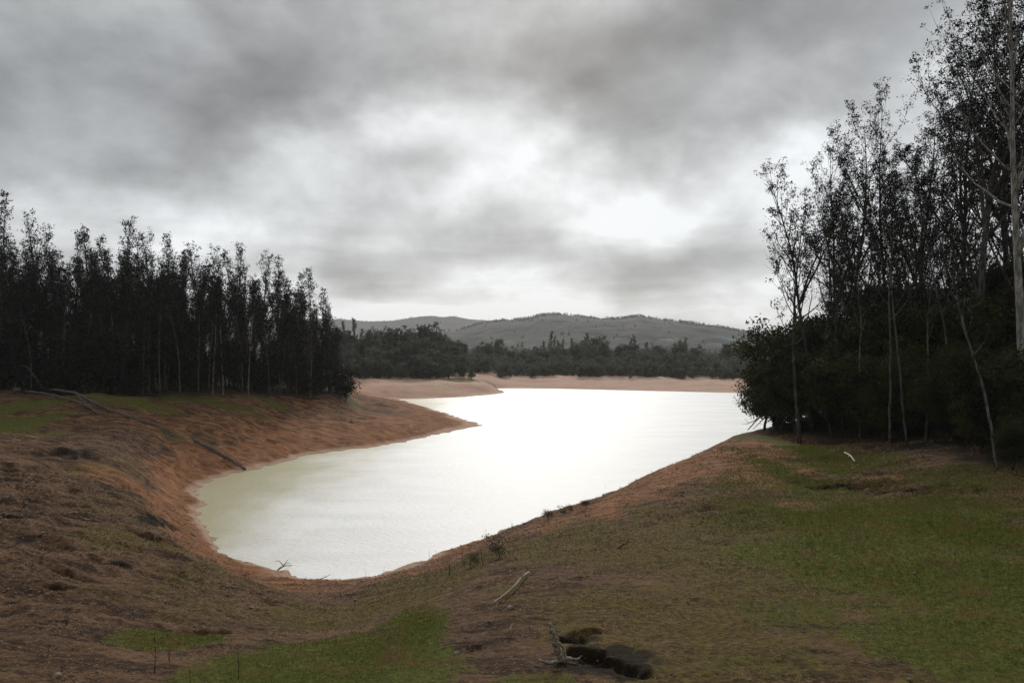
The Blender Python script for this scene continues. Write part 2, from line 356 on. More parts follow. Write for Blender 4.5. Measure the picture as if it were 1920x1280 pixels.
wq = np.stack([wi[:-1, :-1], wi[1:, :-1], wi[1:, 1:], wi[:-1, 1:]], -1).reshape(-1, 4)
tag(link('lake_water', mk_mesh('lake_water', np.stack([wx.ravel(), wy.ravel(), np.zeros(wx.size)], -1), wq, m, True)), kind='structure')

# ------------------------------------------------------------------ hills
def ridge(pts, th_, r):
    u = np.tan(np.clip(th_, -1.2, 1.2)) * F + 960
    v = np.interp(u, [p[0] for p in pts], [p[1] for p in pts])
    return H + r * np.cos(th_) * (VH - v) / F / np.cos(th_)
rA = [(-3000, 600), (200, 640), (640, 640), (860, 620), (900, 607), (940, 601), (985, 597), (1010, 590.5), (1040, 588), (1080, 592), (1120, 597.5), (1160, 597), (1200, 593), (1240, 601), (1290, 606), (1340, 612), (1380, 620), (1420, 628), (1500, 640), (1600, 643), (1900, 632), (4500, 600)]
rB = [(-3000, 580), (200, 600), (400, 606), (560, 600), (640, 600), (690, 604), (740, 602), (780, 595), (810, 592), (830, 594.5), (850, 592.5), (880, 598), (930, 602), (1000, 622), (1100, 640), (1300, 640), (1420, 636), (1500, 634), (1700, 630), (4500, 600)]
def hill_h(th_, r):
    zA = ridge(rA, th_, 2600.); zB = ridge(rB, th_, 4200.)
    x, y = r * np.sin(th_), r * np.cos(th_)
    e = fbm(x * .0016, y * .0016, 5); rg = 1 - np.abs(fbm(x * .0032, y * .0032, 4))
    tA = np.clip((r - 850) / (2600. - 850), 0, 1); upA = tA**1.25
    dnA = np.where(r > 2600, np.exp(-((r - 2600) / 900)**2), 1)
    a = 9 + (zA - 9) * upA * dnA
    tB = np.clip((r - 2700) / 1500., 0, 1)
    b = 9 + (zB - 9) * tB**1.1 * np.where(r > 4200, np.exp(-((r - 4200) / 1100)**2), 1)
    w = 4 * tA * (1 - tA) * dnA
    return np.maximum(a, b) + (14 * e + 22 * (rg - .7)) * w * np.clip((zA - 12) / 100, .1, 1) + 1.2 * e * (r > 900) + (10 * e) * 4 * tB * (1 - tB) * .8
hth = np.radians(np.arange(-75, 75.01, .2)); hr = np.concatenate([np.linspace(860, 2580, 90), np.linspace(2600, 4180, 50), np.linspace(4200, 7800, 30)])
HT, HR = np.meshgrid(hth, hr, indexing='ij'); HZ = hill_h(HT, HR)
HZ[:, 0] = 6; HZ[:, -1] = 6; HZ = np.where((HR > 5000) & (HZ < 8), 6, HZ)
hi = np.arange(HT.size).reshape(HT.shape)
hq = np.stack([hi[:-1, :-1], hi[1:, :-1], hi[1:, 1:], hi[:-1, 1:]], -1).reshape(-1, 4)
m, T = mat('hill_cover')
pos = T.n('ShaderNodeNewGeometry').outputs['Position']
a = T.noise(pos, .006, 8, .68, .5); b = T.noise(pos, .035, 5, .7); f = T.noise(pos, .0022, 3, .5, .4)
c = T.mix(T.ramp(a, .40, .60), (.024, .026, .022), (.050, .051, .046))
c = T.mix(T.math('MULTIPLY', T.ramp(b, .5, .66), .5), c, (.018, .020, .018))
za = T.n('ShaderNodeVertexColor', layer_name='fields'); s3 = T.n('ShaderNodeSeparateColor'); T.l(za.outputs[0], s3.inputs[0])
terr = T.noise(T.mapping(pos, (.01, .035, .03)), 1, 4, .6)
c = T.mix(T.ramp(T.math('ADD', s3.outputs[0], T.math('MULTIPLY', T.math('SUBTRACT', a, .5), 1.5)), .45, .7), c, (.20, .20, .18))
c = T.mix(T.math('MULTIPLY', s3.outputs[1], T.ramp(terr, .48, .56)), c, (.16, .36, .34))
c = T.mix(s3.outputs[2], c, (.46, .50, .20))
T.bsdf(c, .95, .1, T.bump(b, .8, 8.0))
hx, hy = HR * np.sin(HT), HR * np.cos(HT)
hm = mk_mesh('hills', np.stack([hx.ravel(), hy.ravel(), HZ.ravel()], -1), hq, m, True)
hu = np.tan(HT) * F + 960; hv = VH - (HZ - H) / (HR * np.cos(HT)) * F
def hp(th_u, r, wu, wr):  # a field on the hillside: bearing, range and half sizes
    return np.exp(-(((HT - math.atan((th_u - 960) / F)) / (wu / F))**2 + ((HR - r) / wr)**2))
fl = .55 * np.clip(.9 * hp(1255, 1500, 45, 250) + .7 * hp(950, 1350, 60, 200) + .6 * hp(800, 1700, 60, 300) + .5 * hp(1180, 1250, 60, 150) + .8 * hp(1320, 1750, 35, 120) + .6 * hp(760, 3600, 60, 300) + .5 * hp(700, 3500, 40, 300) + .4 * hp(860, 3500, 40, 250), 0, 1)
tq = .6 * np.clip(1.3 * hp(1395, 1450, 40, 260) + .8 * hp(1240, 1500, 10, 90), 0, 1)
yl = np.clip(1.2 * hp(1112, 1150, 16, 40), 0, 1)
vattr(hm, 'fields', fl.ravel(), tq.ravel(), yl.ravel())
tag(link('hills', hm), kind='structure')

# ------------------------------------------------------------------ foliage and bark materials
def leaf_mat(name, a, b, tint, rough=.75, spec=.15, trans=0):
    m, T = mat(name)
    oi = T.n('ShaderNodeObjectInfo'); pos = T.n('ShaderNodeNewGeometry').outputs['Position']
    n1 = T.noise(pos, .45, 3, .6)
    c = T.mix(T.ramp(n1, .35, .66), a, b)
    c = T.mix(T.math('MULTIPLY', oi.outputs['Random'], .5), c, tint)
    b_ = T.bsdf(c, rough, spec)
    if trans:
        tl = T.n('ShaderNodeBsdfTranslucent'); T.l(c, tl.inputs[0]); ms = T.n('ShaderNodeMixShader'); ms.inputs[0].default_value = trans
        T.l(b_.outputs[0], ms.inputs[1]); T.l(tl.outputs[0], ms.inputs[2]); T.l(ms.outputs[0], [q for q in m.node_tree.nodes if q.type == 'OUTPUT_MATERIAL'][0].inputs[0])
    return m
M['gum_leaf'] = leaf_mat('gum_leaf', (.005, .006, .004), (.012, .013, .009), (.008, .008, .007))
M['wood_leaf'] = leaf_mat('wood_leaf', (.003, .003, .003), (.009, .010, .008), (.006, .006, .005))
M['wattle_leaf'] = leaf_mat('wattle_leaf', (.006, .008, .003), (.058, .064, .011), (.014, .018, .006), trans=.2)
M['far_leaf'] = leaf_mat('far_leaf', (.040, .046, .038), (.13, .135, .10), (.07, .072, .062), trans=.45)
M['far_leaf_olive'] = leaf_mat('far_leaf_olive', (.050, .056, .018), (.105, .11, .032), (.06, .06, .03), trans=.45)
M['weed_leaf'] = leaf_mat('weed_leaf', (.11, .09, .055), (.20, .165, .10), (.15, .125, .075))
def bark_mat(name, a, b, sc_=(3, 3, .7)):
    m, T = mat(name)
    tc = T.n('ShaderNodeTexCoord').outputs['Object']
    n1 = T.noise(T.mapping(tc, sc_), 1.5, 5, .65, .6); n2 = T.noise(tc, .35, 3, .6)
    c = T.mix(T.ramp(n1, .35, .65), a, b); c = T.mix(T.math('MULTIPLY', T.ramp(n2, .5, .7), .6), c, a)
    T.bsdf(c, .9, .15, T.bump(n1, .6, .05))
    return m
M['gum_bark'] = bark_mat('gum_bark', (.020, .018, .016), (.085, .078, .068))
M['pale_bark'] = bark_mat('pale_bark', (.09, .085, .075), (.34, .32, .28))
M['dark_bark'] = bark_mat('dark_bark', (.010, .009, .008), (.040, .036, .032))
M['mid_bark'] = bark_mat('mid_bark', (.022, .020, .018), (.095, .088, .078))
M['ash_bark'] = bark_mat('ash_bark', (.035, .032, .028), (.17, .155, .135))
M['grey_wood'] = bark_mat('grey_wood', (.035, .032, .030), (.17, .155, .14), (6, 6, 6))
M['bleached_wood'] = bark_mat('bleached_wood', (.12, .10, .07), (.36, .31, .22), (9, 9, 9))
M['white_wood'] = bark_mat('white_wood', (.40, .38, .33), (.62, .60, .54), (9, 9, 9))
M['twig'] = bark_mat('twig', (.016, .012, .009), (.045, .034, .025))

# ------------------------------------------------------------------ plant geometry
class Geo:
    def __init__(s): s.V = []; s.Q = []; s.n = 0
    def tube(s, P, rad, k=6):
        P = np.asarray(P, float); n = len(P); rad = np.asarray(rad, float)
        tg = np.gradient(P, axis=0); tg /= np.linalg.norm(tg, axis=1)[:, None] + 1e-9
        ref = np.where(np.abs(tg[:, 2:3]) > .9, np.array([[1., 0, 0]]), np.array([[0, 0, 1.]]))
        ref[:] = ref[n // 2]
        a = np.cross(tg, ref); a /= np.linalg.norm(a, axis=1)[:, None] + 1e-9
        b = np.cross(tg, a)
        ang = np.arange(k) * 2 * PI / k
        ring = P[:, None, :] + rad[:, None, None] * (np.cos(ang)[None, :, None] * a[:, None, :] + np.sin(ang)[None, :, None] * b[:, None, :])
        i = s.n + np.arange(n * k).reshape(n, k); j = np.roll(i, -1, axis=1)
        s.Q.append(np.stack([i[:-1], j[:-1], j[1:], i[1:]], -1).reshape(-1, 4))
        tip = np.array([P[-1] + tg[-1] * rad[-1] * .6, P[0] - tg[0] * rad[0] * .3])
        t0 = s.n + n * k
        s.Q.append(np.stack([i[-1], j[-1], np.full(k, t0), np.full(k, t0)], -1)[:, :4])
        s.Q.append(np.stack([j[0], i[0], np.full(k, t0 + 1), np.full(k, t0 + 1)], -1)[:, :4])
        s.V.append(ring.reshape(-1, 3)); s.V.append(tip); s.n += n * k + 2
    def mesh(s, name, mat_, smooth=True):
        Q = np.concatenate(s.Q); tri = Q[:, 2] == Q[:, 3]
        return mk_mesh(name, np.concatenate(s.V), [Q[~tri], Q[tri][:, :3]], mat_, smooth)

def leaves_mesh(name, C, ln, wd, rg, mat_, droop=.0, vary=.4):
    n = len(C)
    a = rg.normal(size=(n, 3)); a[:, 2] -= droop; a /= np.linalg.norm(a, axis=1)[:, None] + 1e-9
    b = np.cross(a, rg.normal(size=(n, 3))); b /= np.linalg.norm(b, axis=1)[:, None] + 1e-9
    s_ = (1 + vary * rg.uniform(-1, 1, n))[:, None]
    a *= ln / 2 * s_; b *= wd / 2 * s_
    V = np.stack([C - a, C + b, C + a, C - b], 1).reshape(-1, 3)
    return mk_mesh(name, V, np.arange(n * 4).reshape(n, 4), mat_)

def unit(v): return v / (np.linalg.norm(v) + 1e-9)
def curve_path(p0, d0, L, n, up, rg, wob=.12):
    P = [np.array(p0, float)]; d = unit(np.array(d0, float)); st = L / n
    for i in range(n):
        d = unit(d + np.array([0, 0, up / n]) + rg.normal(size=3) * wob)
        P.append(P[-1] + d * st)
    return np.array(P)

def gum_tree(seed, h, spread=.22, nb=26, first=.42, lean=(0, 0), clump=(.45, 26), leaf=(.26, .10), open_=35, up=.9, r0=None, dense=1.0, mat_b='gum_bark', mat_l='gum_leaf', forks=1, tip=.4, wob=.035, taper=.78):
    rg = np.random.default_rng(seed)
    G = Geo(); C = []
    n = 16; r0 = r0 or h * .0095
    stems = []
    P = [np.array([0, 0, -.5])]; d = unit(np.array([lean[0], lean[1], 1.0]))
    for i in range(n):
        d = unit(d + rg.normal(size=3) * np.array([wob, wob, 0]) + np.array([0, 0, .03])); P.append(P[-1] + d * (h + .5) / n)
    P = np.array(P); rad = r0 * (1 - np.linspace(0, 1, n + 1))**.85 + .018; rad[0] *= 1.35
    G.tube(P, rad, 8); stems.append((P, rad, first))
    for k in range(forks):
        i0 = int(n * rg.uniform(.35, .6)); az = rg.uniform(0, 2 * PI)
        Q = curve_path(P[i0], [math.cos(az) * .5, math.sin(az) * .5, 1], h * rg.uniform(.35, .52), 10, .5, rg, .06)
        rq = rad[i0] * .7 * (1 - np.linspace(0, 1, 11))**.85 + .015
        G.tube(Q, rq, 6); stems.append((Q, rq, .25))
    def clumpat(p, r, m):
        m = max(4, int(m)); C.append(p + rg.normal(size=(m, 3)) * np.array([r, r, r * .75]) * .6)
    for (S, rs, fst) in stems:
        SL = np.linalg.norm(np.diff(S, axis=0), axis=1).sum(); m_ = nb if S is P else int(nb * .5)
        for i in range(m_):
            t = fst + (1 - fst) * ((i + rg.uniform(0, 1)) / m_)**.9 * .98
            q = t * (len(S) - 1); j = min(int(q), len(S) - 2); p = S[j] + (S[j + 1] - S[j]) * (q - j); rr_ = rs[j]
            az = i * 2.4 + rg.uniform(-.5, .5); op = math.radians(open_ * rg.uniform(.7, 1.5))
            d0 = [math.cos(az) * math.sin(op), math.sin(az) * math.sin(op), math.cos(op)]
            shape = (1 - ((t - fst) / (1 - fst)) * taper)
            L = SL * spread * shape * rg.uniform(.55, 1.25) + .6
            B = curve_path(p, d0, L, 6, up, rg, .10)
            G.tube(B, np.linspace(min(rr_ * .5, .09 + .01 * L), .012, 7), 4)
            ns = int(3 + L * .9)
            for k in range(ns):
                s_ = rg.uniform(tip, 1); qq = s_ * 6; jj = min(int(qq), 5); bp = B[jj] + (B[jj + 1] - B[jj]) * (qq - jj)
                dd = unit(B[jj + 1] - B[jj]) + rg.normal(size=3) * .55 + np.array([0, 0, .25])
                l2 = L * rg.uniform(.12, .32) + .3
                tw = curve_path(bp, dd, l2, 3, .3, rg, .18); G.tube(tw, [.022, .016, .012, .007], 3)
                if rg.uniform() < .9 * dense: clumpat(tw[-1], clump[0] * rg.uniform(.7, 1.3), clump[1] * rg.uniform(.5, 1.3) * dense)
                if rg.uniform() < .45 * dense: clumpat(tw[1] + rg.normal(size=3) * .1, clump[0] * .7, clump[1] * .5 * dense)
            clumpat(B[-1], clump[0], clump[1] * dense)
    C = np.concatenate(C)
    return G.mesh('trunk', M[mat_b]), leaves_mesh('crown', C, leaf[0], leaf[1], rg, M[mat_l], .5)

def bush_tree(seed, h, w, trunk_h, nclump, per, cr, leaf, mat_b='dark_bark', mat_l='wattle_leaf', flat=.6, shell=.55, r0=None, limbs=9, top=1.0):
    rg = np.random.default_rng(seed); G = Geo(); C = []
    r0 = r0 or h * .018
    P = curve_path([0, 0, -.4], [rg.normal() * .15, rg.normal() * .15, 1], trunk_h + .4 + h * .15, 6, .2, rg, .08)
    G.tube(P, np.linspace(r0 * 1.3, r0 * .7, 7), 7)
    cz = trunk_h + (h - trunk_h) * .5; hz = (h - trunk_h) * .5
    K = []
    lob = [(rg.uniform(-.55, .55) * w / 2, rg.uniform(-.55, .55) * w / 2, cz + rg.uniform(-.5, .75) * hz, rg.uniform(.32, .55)) for _ in range(7)]
    for i in range(nclump):
        lx, ly, lz, ls = lob[rg.integers(len(lob))]
        v = unit(rg.normal(size=3)); q = rg.uniform(shell, 1)**.7 * ls
        K.append(np.array([lx + v[0] * q * w / 2 * 1.1, ly + v[1] * q * w / 2 * 1.1, lz + v[2] * q * hz * 1.1]))
    for i in range(limbs):
        k = K[rg.integers(len(K))]; mid = P[-1] * .6 + k * .4 + rg.normal(size=3) * .05 * h
        G.tube([P[-2], P[-1] * .7 + mid * .3, mid, k], [r0 * .55, r0 * .4, r0 * .25, .015], 5)
    for i in range(limbs * 2):
        k = K[rg.integers(len(K))]; k2 = K[rg.integers(len(K))]
        G.tube([P[-1] * .5 + k2 * .5, k * .6 + k2 * .4, k], [r0 * .18, r0 * .12, .012], 3)
    for k in K:
        m_ = max(5, int(per * rg.uniform(.5, 1.4))); C.append(k + rg.normal(size=(m_, 3)) * np.array([cr, cr, cr * flat]) * rg.uniform(.6, 1.3))
    return G.mesh('trunk', M[mat_b]), leaves_mesh('crown', np.concatenate(C), leaf[0], leaf[1], rg, M[mat_l], 0)

def new_tree(name, meshes, x, y, label, cat, group=None, rz=None, s=1.0, sz=None, sink=0.0):
    e = link(name, None); e.location = (x, y, gz(x, y) - sink); e.rotation_euler[2] = rng.uniform(0, 2 * PI) if rz is None else rz
    e.scale = (s, s, sz or s)
    link('trunk', meshes[0], e); link('crown', meshes[1], e)
    return tag(e, label, cat, group)
protos = {}
def place(name, key, meshes, *a, **k):
    """first time builds the thing and its parts, later copies them"""
    if key not in protos:
        protos[key] = o = new_tree(name, meshes, *a, **k); return o
    x, y, label, cat = a; o = copy_tree(protos[key])
    if 'group' in o.keys(): del o['group']
    s = k.get('s', 1.0); o.location = (x, y, gz(x, y) - k.get('sink', 0)); o.scale = (s, s, k.get('sz') or s)
    o.rotation_euler[2] = rng.uniform(0, 2 * PI) if k.get('rz') is None else k['rz']
    return tag(o, label, cat, k.get('group'))
def top_h(u, v, y):      # height above ground of a treetop sighted at u, v standing at depth y
    x = (u - 960) / F * y; return H + y * (VH - v) / F - gz(x, y)

# ------------------------------------------------------------------ wood beyond the fallen log (near shore on one side)
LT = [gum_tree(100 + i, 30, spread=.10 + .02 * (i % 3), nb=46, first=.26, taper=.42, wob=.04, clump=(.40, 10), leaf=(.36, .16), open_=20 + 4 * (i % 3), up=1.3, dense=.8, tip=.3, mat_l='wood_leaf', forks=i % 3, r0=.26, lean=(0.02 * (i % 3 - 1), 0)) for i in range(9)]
spires = [(12, 375, 142), (88, 415, 144), (57, 440, 150), (135, 447, 146), (178, 427, 145), (221, 419, 143), (258, 452, 148), (290, 450, 150), (322, 455, 151), (352, 480, 156), (376, 475, 152), (392, 465, 150), (438, 468, 154), (460, 474, 158), (497, 487, 158), (524, 487, 157), (545, 520, 164), (582, 516, 160), (606, 548, 166), (622, 572, 170), (634, 596, 174),
          (-40, 430, 146), (-100, 410, 140), (-170, 430, 150), (-260, 420, 144), (110, 470, 155), (205, 480, 158), (-10, 450, 152)]
slab = {0: 'tallest spire tree at the outer end of the log-side wood, narrow leafy top', 1: 'open vase topped tree second in height beside the tallest spire', 3: 'fan topped thin tree between two taller spires in the dark wood', 4: 'narrow forked tree rising alone above the gap in the wood',
        5: 'dense pointed tree with thick dark spire above the middle wood', 8: 'thin crowned tree with twin tips beside the bright cloud gap', 11: 'blunt topped tree beneath the bright cloud patch', 13: 'round headed thin tree midway down the sloping treeline',
        15: 'pale twigged vase shaped tree near the low end of the treeline', 17: 'bushy headed tree, last tall one before the lake', 20: 'short leaning tree at the lake end of the dark wood'}
for i, (u, v, y) in enumerate(spires):
    k = i % 9; hgt = top_h(u, v, y); s = hgt / 30.5
    x = (u - 960) / F * y
    lab = slab.get(i, 'slim tree whose thin top breaks the skyline of the wood behind the fallen log')
    place('forest_tree', 'L%d' % k, LT[k], x, y, lab, 'tree', group=None if i in slab else 'skyline trees of the log-side wood', s=.55 + .45 * s, sz=s)
n_in = 0
while n_in < 215:
    u = rng.uniform(-330, 640); y = float(yfront(u)) + 2 + abs(rng.normal()) * 22
    sky = np.interp(u, [-300, 0, 100, 230, 320, 450, 530, 600, 640], [440, 440, 460, 465, 475, 485, 500, 545, 600]) + rng.uniform(8, 110)
    hgt = top_h(u, sky, y)
    if hgt < 6: continue
    k = int(rng.integers(9)); s = hgt / 30.5
    place('forest_tree', 'L%d' % k, LT[k], (u - 960) / F * y, y, 'slender dark tree packed inside the wood behind the fallen log', 'tree', group='inner trees of the log-side wood', s=.6 + .4 * s, sz=s); n_in += 1
LB = [bush_tree(200 + i, 9, 8, 1.0, 90, 30, .75, (.5, .28), mat_l='wood_leaf', flat=.7) for i in range(4)]
for i in range(62):
    u = -320 + 970 * (i + rng.uniform(-.3, .3)) / 61; y = float(yfront(u)) + rng.uniform(-2, 9); s = rng.uniform(.55, 1.25)
    if u > 560: s *= .85
    k = int(rng.integers(4))
    place('shrub', 'LB%d' % k, LB[k], (u - 960) / F * y, y, 'dark bushy undergrowth shrub at the foot of the log-side wood', 'shrub', group='shrubs along the log-side wood edge', s=s, sz=s * rng.uniform(.8, 1.2), sink=.3)
for (u, v, y, hp_, lab) in [(20, 735, 132, 24, 'pale barked straight trunk standing at the end of the fallen log'), (8, 735, 136, 22, 'thin pale trunk beside the straighter pale trunk'), (232, 735, 138, 20, 'pale slim trunk showing in the middle of the dark wood'), (430, 738, 146, 20, 'pale slim trunk near the lower treeline'), (475, 738, 149, 22, 'pale trunk with a slight lean near the lake end of the wood'), (412, 738, 145, 19, 'faint pale trunk left of a slimmer pale trunk')]:
    g = gum_tree(int(u * 7 + 1), hp_, spread=.10, nb=14, first=.6, clump=(.5, 14), leaf=(.4, .18), r0=.2 if u < 100 else .13, mat_b='ash_bark', mat_l='wood_leaf', forks=0, wob=.02, lean=(0.02, 0))
    new_tree('pale_tree', g, (u - 960) / F * y, y - 3, lab, 'tree')

PT = [gum_tree(760 + i, 24, spread=.10, nb=14, first=.6, clump=(.5, 14), leaf=(.4, .18), r0=.13, mat_b='mid_bark', mat_l='wood_leaf', forks=0, wob=.03, lean=(.03 * (i - 1), 0)) for i in range(3)]
for i, u in enumerate([60, 118, 160, 192, 268, 300, 338, 372, 392, 455, 505, 528, 556, 580, -60, -120]):
    y = float(yfront(u)) - 2 + rng.uniform(-1, 2); s = rng.uniform(.7, 1.0) * (1 if u < 480 else .8)
    place('pale_tree', 'PT%d' % (i % 3), PT[i % 3], (u - 960) / F * y, y, 'slim grey trunk showing faintly at the front of the dark log-side wood', 'tree', group='grey trunks fronting the log-side wood', s=s)

# ------------------------------------------------------------------ near wood on the grassy bank
big = [  # u of the foot, v of the top, depth, spread, first branch, lean, label
    (1500, 392, 76, .17, .40, (-.075, 0), 'slender leaning gum tree standing alone at the edge of the grass'),
    (1520, 330, 88, .20, .38, (-.03, 0), 'gum tree with wide low limbs behind the slender leaning one'),
    (1560, 285, 92, .24, .34, (-.04, 0), 'broad fan crowned gum tree near the water side of the bank wood'),
    (1610, 245, 96, .22, .36, (-.02, 0), 'gum tree whose sloping crown climbs toward the tallest fan'),
    (1662, 205, 96, .24, .36, (0, 0), 'tall fan crowned gum tree forming the middle peak of the bank wood'),
    (1716, 212, 98, .16, .40, (0, 0), 'narrow feathery gum tree beside the middle peak'),
    (1762, 290, 100, .15, .36, (.01, 0), 'low thin gum tree filling the dip before the giant trees'),
    (1838, -60, 70, .30, .42, (-.012, 0), 'giant dark gum tree with heavy ascending limbs against the sky'),
    (1795, 130, 84, .22, .42, (.01, 0), 'tall gum tree just beside the giant dark one'),
    (1921, -110, 60, .17, .45, (-.004, 0), 'giant gum tree with pale smooth trunk at the picture edge'),
    (1885, 20, 78, .18, .40, (0, 0), 'tall gum tree between the giant dark one and the pale trunk'),
    (1960, -80, 66, .2, .4, (-.03, 0), 'giant gum tree reaching in beyond the pale trunk'),
]
for i, (u, v, y, sp, fs, ln, lab) in enumerate(big):
    hgt = top_h(u, v, y); pale_ = 'pale' in lab and 'beyond' not in lab and 'between' not in lab
    hv_ = i in (7, 8, 10, 11)
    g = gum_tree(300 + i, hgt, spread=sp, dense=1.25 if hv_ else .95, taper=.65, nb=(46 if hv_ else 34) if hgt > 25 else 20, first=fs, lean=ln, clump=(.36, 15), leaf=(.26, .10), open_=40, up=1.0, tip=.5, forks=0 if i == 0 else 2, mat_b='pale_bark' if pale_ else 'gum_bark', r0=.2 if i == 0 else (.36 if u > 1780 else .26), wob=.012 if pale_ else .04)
    new_tree('gum_tree', g, (u - 960) / F * y, y, lab, 'tree', rz=0)
RT = [gum_tree(400 + i, 34, spread=.13, nb=20, first=.45, clump=(.36, 13), leaf=(.27, .11), tip=.5, open_=30, up=.95, forks=1 + i % 2, r0=.2, lean=(.03 * (i % 3 - 1), 0)) for i in range(6)]
sk = ([1480, 1540, 1610, 1662, 1720, 1770, 1810, 1860, 1950, 2300], [420, 350, 300, 260, 270, 320, 260, 190, 60, -40])
for i in range(46):
    u = 1545 + 440 * (i + rng.uniform(-.4, .4)) / 39 if i < 40 else rng.uniform(2000, 2350); y = rng.uniform(84, 128) if u < 1800 else rng.uniform(70, 118)
    v = np.interp(u, *sk) + rng.uniform(15, 190); hgt = top_h(u, v, y); k = int(rng.integers(6)); s = hgt / 34
    place('gum_tree', 'R%d' % k, RT[k], (u - 960) / F * y, y, 'thin dark gum tree crowded among the giants of the bank wood', 'tree', group='inner gum trees of the bank wood', s=.5 + .5 * s, sz=s)
WT = [bush_tree(500 + i, 11, 9, 1.6, 210, 46, .55, (.34, .17), flat=.55, limbs=12) for i in range(5)]
wat = [(1455, 88, 1.1), (1432, 93, .8), (1640, 98, 1.5), (1590, 100, 1.4), (1720, 98, 1.6), (1452, 96, .8), (1488, 84, .8), (1490, 92, 1.25), (1525, 84, .95), (1535, 95, 1.2), (1560, 78, .85), (1580, 86, 1.05), (1600, 92, 1.2), (1620, 76, .8), (1650, 80, 1.1), (1665, 92, 1.2), (1690, 72, .75), (1710, 80, 1.2), (1735, 90, 1.25), (1750, 68, .75), (1780, 76, 1.2), (1800, 88, 1.3), (1815, 60, .7), (1845, 72, 1.15), (1860, 85, 1.3), (1885, 62, .7), (1910, 68, 1.1), (1930, 80, 1.5), (1960, 62, 1.0), (1448, 104, .7), (1640, 104, 1.35), (1560, 106, 1.25), (1760, 106, 1.5), (1860, 106, 1.6), (1500, 106, 1.1), (1898, 50, .42), (1845, 58, .55), (1750, 64, .5), (1945, 53, .8), (2000, 66, 1.3), (2080, 70, 1.5), (2180, 74, 1.6)]
for i, (u, y, s) in enumerate(wat):
    k = i % 5
    lab = {0: 'bushy dark green wattle leaning over the water at the end of the bank', 35: 'low spreading wattle bush with green tips at the wood edge under the pale trunk'}.get(i, 'dense dark wattle tree in the understorey of the bank wood')
    place('wattle_tree', 'W%d' % k, WT[k], (u - 960) / F * y, y, lab, 'tree', group=None if lab.split()[0] in ('bushy', 'low') else 'understorey wattles of the bank wood', s=s, sz=s * rng.uniform(.85, 1.15), sink=.3 if i else .1)

for i in range(26):
    u = 1500 + 560 * (i + rng.uniform(-.3, .3)) / 25; y = np.interp(u, [1500, 1600, 1700, 1800, 1920, 2100], [90, 79, 69, 60, 52, 48]) + abs(rng.normal()) * 5; s = rng.uniform(.12, .55)
    place('shrub', 'LB%d' % (i % 4), LB[i % 4], (u - 960) / F * y, y, 'dark low shrub in the shade under the bank wood', 'shrub', group='low shrubs under the bank wood', s=s, sink=.1)
for (u, y, hp_, ln, lab) in [(1612, 77, 18, .03, 'thin pale stem leaning before the dark wattles near the fan crowned gum'), (1668, 67, 20, -.02, 'straight thin pale stem below the middle peak of the bank wood'), (1580, 82, 16, .0, 'faint thin stem behind the slender leaning gum'), (1735, 66, 17, .04, 'thin stem rising through the dark middle of the bank wood'), (1868, 51, 14, -.10, 'crooked pale stem slanting through the dark wattles close to the pale trunk'), (1790, 63, 20, .02, 'thin grey stem under the giant dark gum'), (1702, 64, 22, -.03, 'tall thin grey stem between wattles under the narrow feathery gum')]:
    g = gum_tree(int(u), hp_, spread=.16, nb=9, first=.55, clump=(.3, 10), leaf=(.26, .1), r0=.10, mat_b='ash_bark' if 'pale stem' in lab else 'mid_bark', forks=0, lean=(ln, 0), wob=.05)
    new_tree('thin_gum', g, (u - 960) / F * y, y, lab, 'tree', rz=0)
for (u, y, s) in [(1494, 95, .5), (1488, 100, .6), (1503, 104, .7), (1500, 98, .5), (1452, 90, .45), (1478, 89, .42), (1505, 91, .5), (1530, 88, .42), (1465, 98, .5), (1450, 101, .45), (1550, 86, .4), (1575, 85, .45), (1520, 98, .6)]:
    k = int(rng.integers(4)); place('shrub', 'LB%d' % k, LB[k], (u - 960) / F * y, y, 'dark low shrub in the shade under the bank wood', 'shrub', group='low shrubs under the bank wood', s=s, sink=.1)
# ------------------------------------------------------------------ far woods: single trees on the far banks
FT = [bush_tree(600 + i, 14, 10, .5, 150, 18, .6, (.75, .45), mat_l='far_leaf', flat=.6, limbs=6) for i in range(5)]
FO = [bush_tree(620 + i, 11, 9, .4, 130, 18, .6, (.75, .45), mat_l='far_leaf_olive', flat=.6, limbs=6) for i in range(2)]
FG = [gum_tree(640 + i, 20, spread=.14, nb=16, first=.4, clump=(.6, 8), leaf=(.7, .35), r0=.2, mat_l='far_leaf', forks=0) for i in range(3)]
def far_tree(u, y, s, kind, label, group):
    key, ms, nm = {'b': ('FT', FT, 'broadleaf_tree'), 'o': ('FO', FO, 'broadleaf_tree'), 'g': ('FG', FG, 'gum_tree')}[kind]
    k = int(rng.integers(len(ms)))
    place(nm, key + str(k), ms[k], (u - 960) / F * y, y, label, 'tree', group=group, s=(.85 if kind == 'g' else 1.12) * s * rng.uniform(.75, 1.2), sz=s * rng.uniform(.85, 1.2), sink=.5)
L1 = 'bushy dark tree in the wood on the nearer headland across the cove'
for i in range(100):
    row = i % 4; u = rng.uniform(630, 886 - 8 * row); y = np.interp(u, [620, 700, 900], [305, 318, 345]) + row * 16 + rng.uniform(0, 12)
    hs = np.interp(u, [640, 700, 760, 800, 860, 905], [1.05, 1.25, 1.42, 1.4, .95, .5]) * (.5 + .18 * row)
    if u > 850 and row == 0 and i % 3 == 0: far_tree(u, y, hs, 'o', 'yellow green bushy tree at the tip of the nearer headland', 'yellow green trees on the headland')
    else: far_tree(u, y, hs, 'b', L1, 'trees on the nearer headland')
for (u, v) in [(648, 612), (668, 613), (676, 613), (693, 616), (722, 612)]:
    y = 390; far_tree(u, y, top_h(u, v, y) / 20, 'g', 'thin gum tree poking above the headland wood', 'thin gums above the headland wood')
L2 = 'bushy dark tree in the wood lining the far beach'
